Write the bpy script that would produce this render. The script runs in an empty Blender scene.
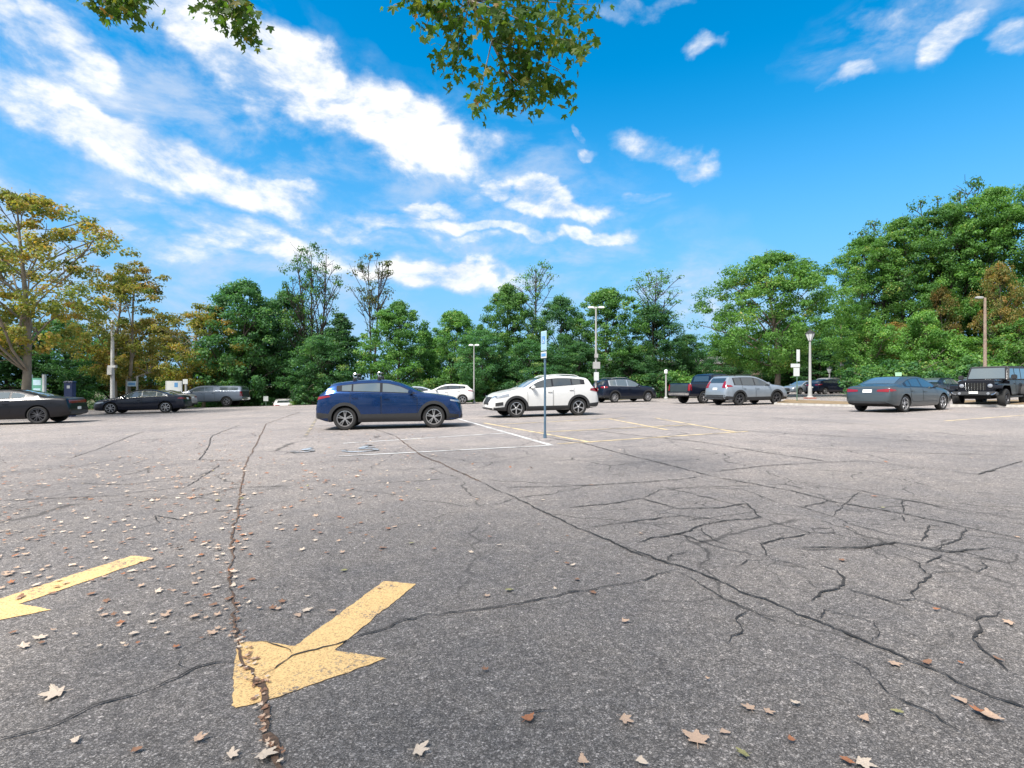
import bpy, bmesh, math, random
import numpy as np
from mathutils import Vector, Matrix
from mathutils.bvhtree import BVHTree
R = math.radians
scene = bpy.context.scene
col = scene.collection

# ------------------------------------------------------------------ camera, sky, sun, exposure
F = 530.0                      # focal length in pixels of a 1024 wide picture
CAM_Z = 1.22
SLX, SLY = 0.0155, -0.006      # the lot rises gently to the right and falls away from the camera
cam_data = bpy.data.cameras.new('camera'); cam = bpy.data.objects.new('camera', cam_data); col.objects.link(cam)
cam.location = (0, 0, CAM_Z); cam.rotation_euler = (R(90), 0, 0)
cam_data.sensor_width = 36; cam_data.lens = F/1024*36; cam_data.clip_end = 5000; cam_data.clip_start = 0.05
scene.camera = cam
scene.view_settings.view_transform = 'Standard'; scene.view_settings.look = 'None'
scene.view_settings.exposure = 1.5; scene.view_settings.gamma = 1
scene.view_settings.use_curve_mapping = False

SUN_EL, SUN_AZ = 54, -138      # azimuth from +Y towards +X
sun_data = bpy.data.lights.new('sun', 'SUN'); sun = bpy.data.objects.new('sun', sun_data); col.objects.link(sun)
sun_data.energy = 3.0; sun_data.angle = R(18); sun_data.color = (1, 0.95, 0.88)
sd = Vector((math.sin(R(SUN_AZ))*math.cos(R(SUN_EL)), math.cos(R(SUN_AZ))*math.cos(R(SUN_EL)), math.sin(R(SUN_EL))))
sun.rotation_euler = sd.to_track_quat('Z', 'Y').to_euler()

world = bpy.data.worlds.new('World'); scene.world = world; world.use_nodes = True
wt = world.node_tree; wt.nodes.clear()
def wn(t, **k):
    n = wt.nodes.new(t)
    for a, b in k.items(): setattr(n, a, b)
    return n
def wl(a, b): wt.links.new(a, b)
def wmath(op, a, b=None, c=None, clamp=False):
    n = wn('ShaderNodeMath', operation=op, use_clamp=clamp)
    for i, v in enumerate((a, b, c)):
        if v is None: continue
        if isinstance(v, (int, float)): n.inputs[i].default_value = v
        else: wl(v, n.inputs[i])
    return n.outputs[0]
sky = wn('ShaderNodeTexSky', sky_type='NISHITA', sun_disc=False)
sky.sun_elevation = R(SUN_EL); sky.sun_rotation = R(SUN_AZ); sky.air_density = 1.0; sky.dust_density = 0.4; sky.ozone_density = 2.5
hs = wn('ShaderNodeHueSaturation'); hs.inputs['Hue'].default_value = 0.488; hs.inputs['Saturation'].default_value = 1.5; hs.inputs['Value'].default_value = 1.02
wl(sky.outputs[0], hs.inputs['Color'])
tc = wn('ShaderNodeTexCoord'); sx = wn('ShaderNodeSeparateXYZ'); wl(tc.outputs['Generated'], sx.inputs[0])
az = wmath('ARCTAN2', sx.outputs[0], sx.outputs[1]); el = wmath('ARCSINE', sx.outputs[2])
ae = wn('ShaderNodeCombineXYZ'); wl(az, ae.inputs[0]); wl(el, ae.inputs[1])
wz = wn('ShaderNodeTexNoise'); wl(ae.outputs[0], wz.inputs['Vector']); wz.inputs['Scale'].default_value = 9; wz.inputs['Detail'].default_value = 5
wv = wn('ShaderNodeVectorMath', operation='SUBTRACT'); wl(wz.outputs['Color'], wv.inputs[0]); wv.inputs[1].default_value = (.5, .5, .5)
wv2 = wn('ShaderNodeVectorMath', operation='MULTIPLY'); wl(wv.outputs[0], wv2.inputs[0]); wv2.inputs[1].default_value = (.17, .10, 0)
aw = wn('ShaderNodeVectorMath', operation='ADD'); wl(ae.outputs[0], aw.inputs[0]); wl(wv2.outputs[0], aw.inputs[1])
# cloud banks: centre and size given as (azimuth, elevation) of the real sky, in radians
CLOUDS = [(30,22,120,26,26,.8),(75,38,70,22,26,.95),(230,45,210,38,22,1.0),(330,95,120,34,22,1.1),(400,125,140,36,14,1.25),(455,145,80,24,8,.95),(90,128,210,32,14,1.0),(215,172,130,28,17,1.1),(275,186,60,14,8,.9),
 (30,195,180,22,4,.6),(215,218,110,18,9,.8),(250,238,110,18,4,.85),(150,238,120,18,3,.7),(430,208,60,14,4,.95),(400,218,80,12,4,.85),(492,182,40,12,4,.85),(560,203,100,16,7,1.0),(545,190,60,14,10,.9),(500,228,110,12,5,.85),(590,230,70,12,6,.85),(365,232,90,12,8,.7),(470,240,60,10,4,.7),(640,200,40,8,0,.6),
 (440,276,120,20,3,1.15),(350,262,80,18,0,.75),(300,250,80,20,8,.7),(655,150,60,24,18,.85),(690,166,50,16,14,.85),(905,14,110,22,6,.7),(948,42,46,26,-24,.95),(1012,44,44,24,0,.95),
 (858,74,30,14,0,.8),(835,84,40,8,-12,.55),(708,44,30,12,0,.75),(640,6,80,14,0,.6),(590,150,24,9,0,.75),(577,130,12,9,60,.7),(688,308,70,36,5,.8),(10,60,60,30,10,.7),(12,100,50,40,0,.6),(310,150,50,14,14,.5)]
tot = None
for cx, cy, rx, ry, ang, amp in CLOUDS:
    if cx < 480 and rx > 60: ry *= 1.3; rx *= 1.08
    if cx > 620: amp *= .88
    a0 = math.atan((cx-512)/F); e0 = math.atan((384-cy)/F*math.cos(a0)); k = math.cos(a0)*math.cos(e0)
    m = wn('ShaderNodeMapping', vector_type='TEXTURE'); wl(aw.outputs[0], m.inputs['Vector'])
    m.inputs['Location'].default_value = (a0, e0, 0); m.inputs['Rotation'].default_value = (0, 0, R(-ang))
    m.inputs['Scale'].default_value = (rx/F*k, ry/F*k, 1)
    g = wn('ShaderNodeTexGradient', gradient_type='SPHERICAL'); wl(m.outputs[0], g.inputs[0])
    s = wmath('SMOOTH_MIN', wmath('MULTIPLY', g.outputs['Fac'], 1.9*amp), amp, 0.3)
    tot = s if tot is None else wmath('MAXIMUM', tot, s)
# near-full cloud added behind and overhead, out of view, to whiten the ambient light
nb = wn('ShaderNodeTexNoise'); wl(tc.outputs['Generated'], nb.inputs['Vector']); nb.inputs['Scale'].default_value = 2.2; nb.inputs['Detail'].default_value = 4
back = wmath('MULTIPLY', wmath('SUBTRACT', nb.outputs['Fac'], 0.22), 6.0, clamp=True)
behind = wmath('MAXIMUM', wmath('MULTIPLY_ADD', sx.outputs[1], -5.0, 1.3, clamp=True), wmath('MULTIPLY_ADD', el, 5.0, -3.6, clamp=True))
tot = wmath('MAXIMUM', tot, wmath('MULTIPLY', back, behind))
mp = wn('ShaderNodeMapping'); wl(ae.outputs[0], mp.inputs['Vector']); mp.inputs['Rotation'].default_value = (0, 0, R(14)); mp.inputs['Scale'].default_value = (1.0, 1.9, 1)
n1 = wn('ShaderNodeTexNoise'); wl(mp.outputs[0], n1.inputs['Vector']); n1.inputs['Scale'].default_value = 5.5; n1.inputs['Detail'].default_value = 9; n1.inputs['Roughness'].default_value = 0.62; n1.inputs['Distortion'].default_value = 0.35
n2 = wn('ShaderNodeTexNoise'); wl(mp.outputs[0], n2.inputs['Vector']); n2.inputs['Scale'].default_value = 17; n2.inputs['Detail'].default_value = 6; n2.inputs['Roughness'].default_value = 0.6
nz = wmath('ADD', wmath('MULTIPLY', wmath('SUBTRACT', n1.outputs['Fac'], 0.5), 3.7), wmath('MULTIPLY', wmath('SUBTRACT', n2.outputs['Fac'], 0.5), 1.9))
dens = wmath('ADD', wmath('MULTIPLY', tot, 1.75), nz)
cl = wn('ShaderNodeMapRange', interpolation_type='SMOOTHSTEP'); wl(dens, cl.inputs['Value'])
cl.inputs['From Min'].default_value = 0.35; cl.inputs['From Max'].default_value = 2.25
gate = wmath('MULTIPLY', tot, 3.0, clamp=True)
cf0 = wmath('MULTIPLY', cl.outputs[0], gate, clamp=True)
veil = None      # thin veils between the banks
for cx, cy, rx, ry, ang in ((190,120,330,120,14),(260,215,280,80,8),(430,150,260,70,12),(480,240,260,80,2),(660,310,200,70,0),(920,20,160,45,0),(60,60,200,110,10),(110,235,260,80,0),(150,275,400,90,0),(200,60,260,110,16)):
    a0 = math.atan((cx-512)/F); e0 = math.atan((384-cy)/F*math.cos(a0)); k = math.cos(a0)*math.cos(e0)
    m = wn('ShaderNodeMapping', vector_type='TEXTURE'); wl(aw.outputs[0], m.inputs['Vector']); m.inputs['Location'].default_value = (a0, e0, 0); m.inputs['Rotation'].default_value = (0, 0, R(-ang)); m.inputs['Scale'].default_value = (rx/F*k, ry/F*k, 1)
    g = wn('ShaderNodeTexGradient', gradient_type='SPHERICAL'); wl(m.outputs[0], g.inputs[0]); q_ = wmath('MULTIPLY', g.outputs['Fac'], 1.6, clamp=True); veil = q_ if veil is None else wmath('MAXIMUM', veil, q_)
vn = wn('ShaderNodeMapRange', interpolation_type='SMOOTHSTEP'); wl(wmath('ADD', n1.outputs['Fac'], wmath('MULTIPLY', wmath('SUBTRACT', n2.outputs['Fac'], .5), .25)), vn.inputs['Value']); vn.inputs['From Min'].default_value = .38; vn.inputs['From Max'].default_value = .72
cf = wmath('MAXIMUM', cf0, wmath('MULTIPLY', wmath('MULTIPLY', veil, vn.outputs[0]), .80), clamp=True)
core = wn('ShaderNodeMapRange', interpolation_type='SMOOTHSTEP'); wl(dens, core.inputs['Value']); core.inputs['From Min'].default_value = 0.9; core.inputs['From Max'].default_value = 2.1
cc = wn('ShaderNodeMixRGB'); n3 = wn('ShaderNodeTexNoise'); mp3 = wn('ShaderNodeMapping'); wl(mp.outputs[0], mp3.inputs['Vector']); mp3.inputs['Location'].default_value = (0, .06, 0); wl(mp3.outputs[0], n3.inputs['Vector']); n3.inputs['Scale'].default_value = 5.5; n3.inputs['Detail'].default_value = 5
shd = wmath('MULTIPLY_ADD', wmath('SUBTRACT', n3.outputs['Fac'], n1.outputs['Fac']), 5.0, .15, clamp=True)
wl(wmath('SUBTRACT', core.outputs[0], wmath('MULTIPLY', shd, .55), clamp=True), cc.inputs['Fac']); cc.inputs['Color1'].default_value = (2.7, 3.2, 4.0, 1); cc.inputs['Color2'].default_value = (4.7, 4.7, 4.7, 1)
# pale air just above the horizon
hz = wn('ShaderNodeMapRange', interpolation_type='SMOOTHSTEP'); wl(el, hz.inputs['Value']); hz.inputs['From Min'].default_value = -0.02; hz.inputs['From Max'].default_value = 0.55; hz.inputs['To Min'].default_value = 0.92; hz.inputs['To Max'].default_value = 0.0
mh = wn('ShaderNodeMixRGB'); wl(hz.outputs[0], mh.inputs['Fac']); wl(hs.outputs[0], mh.inputs['Color1']); mh.inputs['Color2'].default_value = (1.0, 2.2, 3.7, 1)
mx = wn('ShaderNodeMixRGB'); wl(cf, mx.inputs['Fac']); wl(mh.outputs[0], mx.inputs['Color1']); wl(cc.outputs[0], mx.inputs['Color2'])
bg = wn('ShaderNodeBackground'); bg.inputs['Strength'].default_value = 0.085; wl(mx.outputs[0], bg.inputs['Color'])
wo = wn('ShaderNodeOutputWorld'); wl(bg.outputs[0], wo.inputs['Surface'])
world.cycles.sampling_method = 'MANUAL'; world.cycles.sample_map_resolution = 512

# ------------------------------------------------------------------ helpers
def gz(x, y): return SLX*x + SLY*y
def sstep(a, b, v):
    t = min(1, max(0, (v-a)/(b-a))); return t*t*(3-2*t)
def terr(x, y):                # terrain: the lot's plane, falling away beyond its far left edge
    edge = 45.5 if x < 6 else 45.5+2.0*(x-6)
    if x < -20: edge -= 1.5*sstep(0, 6, -20-x)
    return gz(x, y) - 3.0*sstep(edge, edge+10, y)*sstep(2, -10, x)
def gp(px, py):                # ground point seen at a pixel of the photograph (measuring aid)
    t = CAM_Z*F/((py-384)+SLX*(px-512)+SLY*F)
    return ((px-512)/F*t, t)

def tag(o, label=None, cat=None, group=None, kind=None):
    if label: o['label'] = label
    if cat: o['category'] = cat
    if group: o['group'] = group
    if kind: o['kind'] = kind
    return o
def mesh(name, verts, faces, mats, parent=None, smooth=False, idx=None, sharp=None):
    me = bpy.data.meshes.new(name); me.from_pydata([tuple(v) for v in verts], [], faces)
    for m in (mats if isinstance(mats, (list, tuple)) else [mats]): me.materials.append(m)
    if idx is not None: me.polygons.foreach_set('material_index', idx)
    if smooth:
        me.polygons.foreach_set('use_smooth', [True]*len(me.polygons))
        if sharp: me.set_sharp_from_angle(angle=R(sharp))
    me.update()
    o = bpy.data.objects.new(name, me); col.objects.link(o)
    if parent: o.parent = parent
    return o
def empty(name, loc=(0, 0, 0), rz=0):
    o = bpy.data.objects.new(name, None); col.objects.link(o); o.location = loc; o.rotation_euler = (0, 0, rz); o.empty_display_size = .2
    return o
class MB:
    """collects simple shapes into one mesh"""
    def __init__(s): s.v = []; s.f = []; s.i = []
    def add(s, vs, fs, mi=0):
        k = len(s.v); s.v += [tuple(v) for v in vs]; s.f += [tuple(a+k for a in f) for f in fs]; s.i += [mi]*len(fs); return s
    def box(s, x0, x1, y0, y1, z0, z1, b=0.0, mi=0, top=None, M=None):
        """box, bevelled by b; top=(tx0,tx1,ty0,ty1) gives a different upper rectangle"""
        bm = bmesh.new()
        t = top or (x0, x1, y0, y1)
        c = [(x0,y0,z0),(x1,y0,z0),(x1,y1,z0),(x0,y1,z0),(t[0],t[2],z1),(t[1],t[2],z1),(t[1],t[3],z1),(t[0],t[3],z1)]
        vs = [bm.verts.new(p) for p in c]
        for f in ((3,2,1,0),(4,5,6,7),(0,1,5,4),(1,2,6,5),(2,3,7,6),(3,0,4,7)): bm.faces.new([vs[q] for q in f])
        if b > 0: bmesh.ops.bevel(bm, geom=list(bm.edges), offset=b, segments=2, affect='EDGES')
        if M is not None: bmesh.ops.transform(bm, matrix=M, verts=bm.verts)
        bm.verts.ensure_lookup_table(); bm.verts.index_update()
        s.add([v.co[:] for v in bm.verts], [[v.index for v in f.verts] for f in bm.faces], mi); bm.free(); return s
    def tube(s, pts, rad, n=8, mi=0, cap=True):
        pts = [Vector(p) for p in pts]; rad = rad if isinstance(rad, (list, tuple)) else [rad]*len(pts)
        base = len(s.v); prev = None
        for i, p in enumerate(pts):
            d = (pts[min(i+1, len(pts)-1)]-pts[max(i-1, 0)])
            d = d.normalized() if d.length > 1e-9 else Vector((0, 0, 1))
            if prev is None: a = d.orthogonal().normalized()
            else:
                a = prev - d*prev.dot(d); a = a.normalized() if a.length > 1e-6 else d.orthogonal().normalized()
            prev = a; bb = d.cross(a)
            for k in range(n):
                t = 2*math.pi*k/n; s.v.append(tuple(p + (a*math.cos(t)+bb*math.sin(t))*rad[i]))
        for i in range(len(pts)-1):
            for k in range(n):
                s.f.append((base+i*n+k, base+i*n+(k+1)%n, base+(i+1)*n+(k+1)%n, base+(i+1)*n+k)); s.i.append(mi)
        if cap:
            s.f.append(tuple(base+k for k in range(n))[::-1]); s.i.append(mi)
            s.f.append(tuple(base+(len(pts)-1)*n+k for k in range(n))); s.i.append(mi)
        return s
    def lathe(s, prof, n=20, M=None, mi=0):
        base = len(s.v)
        for r, z in prof:
            for k in range(n):
                t = 2*math.pi*k/n; p = Vector((r*math.cos(t), r*math.sin(t), z))
                s.v.append(tuple(M @ p if M is not None else p))
        for i in range(len(prof)-1):
            for k in range(n):
                s.f.append((base+i*n+k, base+i*n+(k+1)%n, base+(i+1)*n+(k+1)%n, base+(i+1)*n+k)); s.i.append(mi)
        return s
    def build(s, name, mats, parent=None, smooth=True, sharp=35):
        return mesh(name, s.v, s.f, mats, parent, smooth, s.i, sharp)

def mat(name, base, rough=0.6, metal=0.0, coat=0.0, noise=0.0, nscale=20, spec=None, bump=0.0, emit=None):
    m = bpy.data.materials.new(name); m.use_nodes = True; nt = m.node_tree; p = nt.nodes['Principled BSDF']
    p.inputs['Base Color'].default_value = (*base, 1); p.inputs['Roughness'].default_value = rough; p.inputs['Metallic'].default_value = metal
    p.inputs['Coat Weight'].default_value = coat; p.inputs['Coat Roughness'].default_value = 0.04
    if spec is not None: p.inputs['Specular IOR Level'].default_value = spec
    if noise > 0 or bump > 0:
        t = nt.nodes.new('ShaderNodeTexCoord'); n = nt.nodes.new('ShaderNodeTexNoise'); n.inputs['Scale'].default_value = nscale; n.inputs['Detail'].default_value = 6
        nt.links.new(t.outputs['Object'], n.inputs['Vector'])
        if noise > 0:
            c = nt.nodes.new('ShaderNodeMapRange'); c.inputs['To Min'].default_value = 1-noise; c.inputs['To Max'].default_value = 1+noise; c.inputs['From Min'].default_value = .25; c.inputs['From Max'].default_value = .75
            nt.links.new(n.outputs['Fac'], c.inputs['Value'])
            v = nt.nodes.new('ShaderNodeVectorMath'); v.operation = 'SCALE'; v.inputs[0].default_value = base; nt.links.new(c.outputs[0], v.inputs['Scale']); nt.links.new(v.outputs[0], p.inputs['Base Color'])
            r = nt.nodes.new('ShaderNodeMapRange'); r.inputs['To Min'].default_value = max(0.02, rough-.08); r.inputs['To Max'].default_value = rough+.08; nt.links.new(n.outputs['Fac'], r.inputs['Value']); nt.links.new(r.outputs[0], p.inputs['Roughness'])
        if bump > 0:
            b = nt.nodes.new('ShaderNodeBump'); b.inputs['Strength'].default_value = bump; b.inputs['Distance'].default_value = .01; nt.links.new(n.outputs['Fac'], b.inputs['Height']); nt.links.new(b.outputs[0], p.inputs['Normal'])
    if emit: p.inputs['Emission Color'].default_value = (*emit, 1); p.inputs['Emission Strength'].default_value = 1
    return m
def nodes_of(m): return m.node_tree.nodes, m.node_tree.links

# ------------------------------------------------------------------ materials of the ground
def asphalt_mat(name, dark=1.0, brown=0.0):
    m = bpy.data.materials.new(name); m.use_nodes = True; N, L = nodes_of(m); p = N['Principled BSDF']; p.inputs['Roughness'].default_value = 0.86; p.inputs['Specular IOR Level'].default_value = 0.35
    t = N.new('ShaderNodeTexCoord')
    def noise(sc, det=4, ro=.6):
        n = N.new('ShaderNodeTexNoise'); n.inputs['Scale'].default_value = sc; n.inputs['Detail'].default_value = det; n.inputs['Roughness'].default_value = ro; L.new(t.outputs['Object'], n.inputs['Vector']); return n.outputs['Fac']
    def ramp(src, stops):
        r = N.new('ShaderNodeValToRGB'); L.new(src, r.inputs[0]); e = r.color_ramp.elements
        while len(e) < len(stops): e.new(.5)
        for i, (q, c) in enumerate(stops): e[i].position = q; e[i].color = (*c, 1)
        return r.outputs['Color']
    def mixc(op, f, a, b):
        x = N.new('ShaderNodeMixRGB'); x.blend_type = op
        for i, v in zip((0, 1, 2), (f, a, b)):
            if isinstance(v, (int, float)): x.inputs[i].default_value = v
            elif isinstance(v, tuple): x.inputs[i].default_value = (*v, 1)
            else: L.new(v, x.inputs[i])
        return x.outputs[0]
    # stones of the aggregate: small cells, each with its own grey, a few of them near white or near black
    def cells(sc):
        v = N.new('ShaderNodeTexVoronoi'); v.inputs['Scale'].default_value = sc; L.new(t.outputs['Object'], v.inputs['Vector'])
        s = N.new('ShaderNodeSeparateColor'); L.new(v.outputs['Color'], s.inputs[0]); return s.outputs[0], v.outputs['Distance']
    g = lambda a: (a*1.10*dark, a*1.02*dark, a*.955*dark)
    c1, d1 = cells(270); c2, d2 = cells(150)
    base = ramp(c1, [(0, g(.035)), (.35, g(.085)), (.62, g(.14)), (.86, g(.25)), (1, g(.5))])
    big = ramp(c2, [(0, g(.06)), (.5, g(.12)), (.84, g(.16)), (.93, g(.30)), (1, g(.62))])
    c3, d3 = cells(58)
    c = mixc('MIX', .45, base, big)
    c = mixc('MULTIPLY', 1.0, c, ramp(c3, [(0, (.74, .74, .74)), (.25, (.92, .92, .92)), (.8, (1.03, 1.03, 1.03)), (.95, (1.15, 1.14, 1.13)), (1, (1.6, 1.58, 1.56))]))
    c4, d4 = cells(24)
    c = mixc('MULTIPLY', 1.0, c, ramp(c4, [(0, (.91, .905, .90)), (.5, (1, 1, 1)), (1, (1.09, 1.09, 1.09))]))
    c = mixc('MULTIPLY', 1.0, c, ramp(noise(.32, 5), [(.3, (.80, .80, .82)), (.7, (1.16, 1.12, 1.08))]))
    c = mixc('MULTIPLY', 1.0, c, ramp(noise(2.3, 6, .7), [(.3, (.84, .85, .87)), (.7, (1.12, 1.10, 1.07))]))
    c = mixc('MULTIPLY', 1.0, c, ramp(noise(22, 5, .7), [(.3, (.82, .82, .84)), (.7, (1.14, 1.13, 1.12))]))
    # old oil spots
    c = mixc('MULTIPLY', 1.0, c, ramp(noise(.9, 3, .5), [(.0, (.6, .6, .6)), (.27, (.78, .78, .78)), (.34, (1, 1, 1)), (1, (1, 1, 1))]))
    # paler towards the far lanes: wear, plus grazing sheen and lighter shade painted in
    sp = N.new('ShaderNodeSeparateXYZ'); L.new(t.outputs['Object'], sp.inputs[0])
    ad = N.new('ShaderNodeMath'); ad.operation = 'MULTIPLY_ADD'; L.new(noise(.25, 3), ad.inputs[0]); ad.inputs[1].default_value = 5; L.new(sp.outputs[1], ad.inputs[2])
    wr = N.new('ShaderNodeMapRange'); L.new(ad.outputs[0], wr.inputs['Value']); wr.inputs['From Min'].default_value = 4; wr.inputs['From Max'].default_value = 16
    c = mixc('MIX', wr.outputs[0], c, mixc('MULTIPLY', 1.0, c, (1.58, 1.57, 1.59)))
    # alligator cracking: a connected web of hairline cracks in two worn patches
    wp = N.new('ShaderNodeTexNoise'); wp.inputs['Scale'].default_value = 3.0; wp.inputs['Detail'].default_value = 6; L.new(t.outputs['Object'], wp.inputs['Vector'])
    wm = N.new('ShaderNodeVectorMath'); wm.operation = 'MULTIPLY_ADD'; L.new(wp.outputs['Color'], wm.inputs[0]); wm.inputs[1].default_value = (.34, .34, 0); L.new(t.outputs['Object'], wm.inputs[2])
    def web(sc, width):
        v = N.new('ShaderNodeTexVoronoi'); v.feature = 'DISTANCE_TO_EDGE'; v.inputs['Scale'].default_value = sc; L.new(wm.outputs[0], v.inputs['Vector'])
        r = N.new('ShaderNodeMapRange'); L.new(v.outputs['Distance'], r.inputs['Value']); r.inputs['From Min'].default_value = width*.3; r.inputs['From Max'].default_value = width; r.inputs['To Min'].default_value = 1; r.inputs['To Max'].default_value = 0; return r.outputs[0]
    def spot(x, y, rx, ry):
        m_ = N.new('ShaderNodeMapping'); m_.vector_type = 'TEXTURE'; m_.inputs['Location'].default_value = (x, y, 0); m_.inputs['Scale'].default_value = (rx, ry, 100); L.new(t.outputs['Object'], m_.inputs['Vector'])
        g_ = N.new('ShaderNodeTexGradient'); g_.gradient_type = 'SPHERICAL'; L.new(m_.outputs[0], g_.inputs[0]); q_ = N.new('ShaderNodeMath'); q_.operation = 'MULTIPLY'; q_.use_clamp = True; q_.inputs[1].default_value = 3; L.new(g_.outputs['Fac'], q_.inputs[0]); return q_.outputs[0]
    def mth(op, a, b_):
        q_ = N.new('ShaderNodeMath'); q_.operation = op; q_.use_clamp = True
        for i_, v_ in enumerate((a, b_)):
            if isinstance(v_, (int, float)): q_.inputs[i_].default_value = v_
            else: L.new(v_, q_.inputs[i_])
        return q_.outputs[0]
    gate = mth('MULTIPLY', mth('SUBTRACT', noise(1.1, 3), .40), 9)
    wA = mth('MULTIPLY', web(1.9, .0125), mth('MAXIMUM', spot(3.6, 4.9, 3.6, 2.9), spot(-6.0, 7.2, 4.2, 3.2)))
    wB = mth('MULTIPLY', web(.55, .008), mth('MAXIMUM', spot(5, 8, 9, 8), spot(-7, 10, 7, 7)))
    crk = mth('MULTIPLY', mth('MAXIMUM', wA, wB), gate)
    c = mixc('MIX', mth('MULTIPLY', crk, .72), c, (.030, .027, .025))
    L.new(c, p.inputs['Base Color'])
    b = N.new('ShaderNodeBump'); b.inputs['Strength'].default_value = .55; b.inputs['Distance'].default_value = .004; L.new(d1, b.inputs['Height']); L.new(b.outputs[0], p.inputs['Normal'])
    return m
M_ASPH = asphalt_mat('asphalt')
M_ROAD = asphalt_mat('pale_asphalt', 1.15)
M_CRACK = mat('crack_dark', (.032, .029, .027), .95, noise=.6, nscale=30)
M_DIRT = mat('crack_dirt', (.10, .062, .042), .95, noise=.6, nscale=60, bump=.5)
def paint_mat(name, colr, wear, sc=55):
    m = bpy.data.materials.new(name); m.use_nodes = True; N, L = nodes_of(m); p = N['Principled BSDF']; p.inputs['Roughness'].default_value = .75
    t = N.new('ShaderNodeTexCoord'); n = N.new('ShaderNodeTexNoise'); n.inputs['Scale'].default_value = sc; n.inputs['Detail'].default_value = 7; n.inputs['Roughness'].default_value = .75; L.new(t.outputs['Object'], n.inputs['Vector'])
    n2 = N.new('ShaderNodeTexNoise'); n2.inputs['Scale'].default_value = 2.5; n2.inputs['Detail'].default_value = 4; L.new(t.outputs['Object'], n2.inputs['Vector'])
    v = N.new('ShaderNodeTexVoronoi'); v.inputs['Scale'].default_value = 170; L.new(t.outputs['Object'], v.inputs['Vector'])
    s = N.new('ShaderNodeSeparateColor'); L.new(v.outputs['Color'], s.inputs[0])
    a = N.new('ShaderNodeMath'); a.operation = 'ADD'; L.new(n.outputs['Fac'], a.inputs[0])
    a2 = N.new('ShaderNodeMath'); a2.operation = 'MULTIPLY'; L.new(n2.outputs['Fac'], a2.inputs[0]); a2.inputs[1].default_value = .6; L.new(a2.outputs[0], a.inputs[1])
    r = N.new('ShaderNodeValToRGB'); L.new(a.outputs[0], r.inputs[0]); e = r.color_ramp.elements; e[0].position = wear-.06; e[1].position = wear+.05
    e[0].color = (.13, .12, .115, 1); e[1].color = (*colr, 1)
    x = N.new('ShaderNodeMixRGB'); x.blend_type = 'MULTIPLY'; x.inputs[0].default_value = .8; L.new(r.outputs[0], x.inputs[1])
    q = N.new('ShaderNodeValToRGB'); L.new(s.outputs[0], q.inputs[0]); q.color_ramp.elements[0].color = (.55, .5, .45, 1); q.color_ramp.elements[0].position = .02; q.color_ramp.elements[1].color = (1.12, 1.12, 1.12, 1); q.color_ramp.elements[1].position = .55
    L.new(q.outputs[0], x.inputs[2]); L.new(x.outputs[0], p.inputs['Base Color'])
    return m
M_YEL = paint_mat('yellow_road_paint', (.66, .435, .19), .70)
M_YEL2 = paint_mat('worn_yellow_paint', (.64, .50, .27), .76)
M_WHT = paint_mat('worn_white_paint', (.55, .55, .54), .74)
M_BLU = paint_mat('worn_blue_paint', (.36, .44, .52), .84)
def ground_mat(name, cols, sc=1.2, rough=.95):
    m = bpy.data.materials.new(name); m.use_nodes = True; N, L = nodes_of(m); p = N['Principled BSDF']; p.inputs['Roughness'].default_value = rough
    t = N.new('ShaderNodeTexCoord'); n = N.new('ShaderNodeTexNoise'); n.inputs['Scale'].default_value = sc; n.inputs['Detail'].default_value = 8; n.inputs['Roughness'].default_value = .7; L.new(t.outputs['Object'], n.inputs['Vector'])
    r = N.new('ShaderNodeValToRGB'); L.new(n.outputs['Fac'], r.inputs[0]); e = r.color_ramp.elements
    while len(e) < len(cols): e.new(.5)
    for i, (q, c) in enumerate(cols): e[i].position = q; e[i].color = (*c, 1)
    L.new(r.outputs[0], p.inputs['Base Color'])
    b = N.new('ShaderNodeBump'); b.inputs['Strength'].default_value = .6; b.inputs['Distance'].default_value = .05; L.new(n.outputs['Fac'], b.inputs['Height']); L.new(b.outputs[0], p.inputs['Normal'])
    return m
M_EARTH = ground_mat('grass_and_litter', [(.3, (.035, .055, .018)), (.48, (.06, .085, .028)), (.55, (.14, .095, .05)), (.7, (.20, .14, .08))])
M_VERGE = ground_mat('leafy_verge', [(.3, (.07, .08, .03)), (.45, (.17, .12, .065)), (.6, (.26, .18, .10)), (.75, (.16, .15, .06))], 3.0)
M_KERB = mat('kerb_concrete', (.42, .40, .37), .9, noise=.25, nscale=6)

# ------------------------------------------------------------------ ground
def build_terrain():
    xs = list(np.concatenate([np.linspace(-2500, -160, 14), np.arange(-150, 151, 3.0), np.linspace(160, 2500, 14)]))
    ys = list(np.concatenate([np.linspace(-600, -30, 6), np.arange(-25, 200, 3.0), np.linspace(210, 3500, 14)]))
    V = []; Fc = []
    for y in ys:
        for x in xs:
            xx = max(-160, min(160, x)); yy = max(-60, min(220, y))
            V.append((x, y, terr(xx, yy)-.03))
    w = len(xs)
    for j in range(len(ys)-1):
        for i in range(w-1): Fc.append((j*w+i, j*w+i+1, (j+1)*w+i+1, (j+1)*w+i))
    o = mesh('ground', V, Fc, M_EARTH, smooth=True); tag(o, 'grass and leaf litter ground around the car park', kind='structure')
build_terrain()

LOT = [(-38, -25), (60, -25), (60, 40), (52, 62), (40, 72), (25, 70), (16, 52), (9, 44.5), (0, 44.0), (-10, 44.8), (-18, 44), (-26, 40.5), (-40, 38)]

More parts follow.
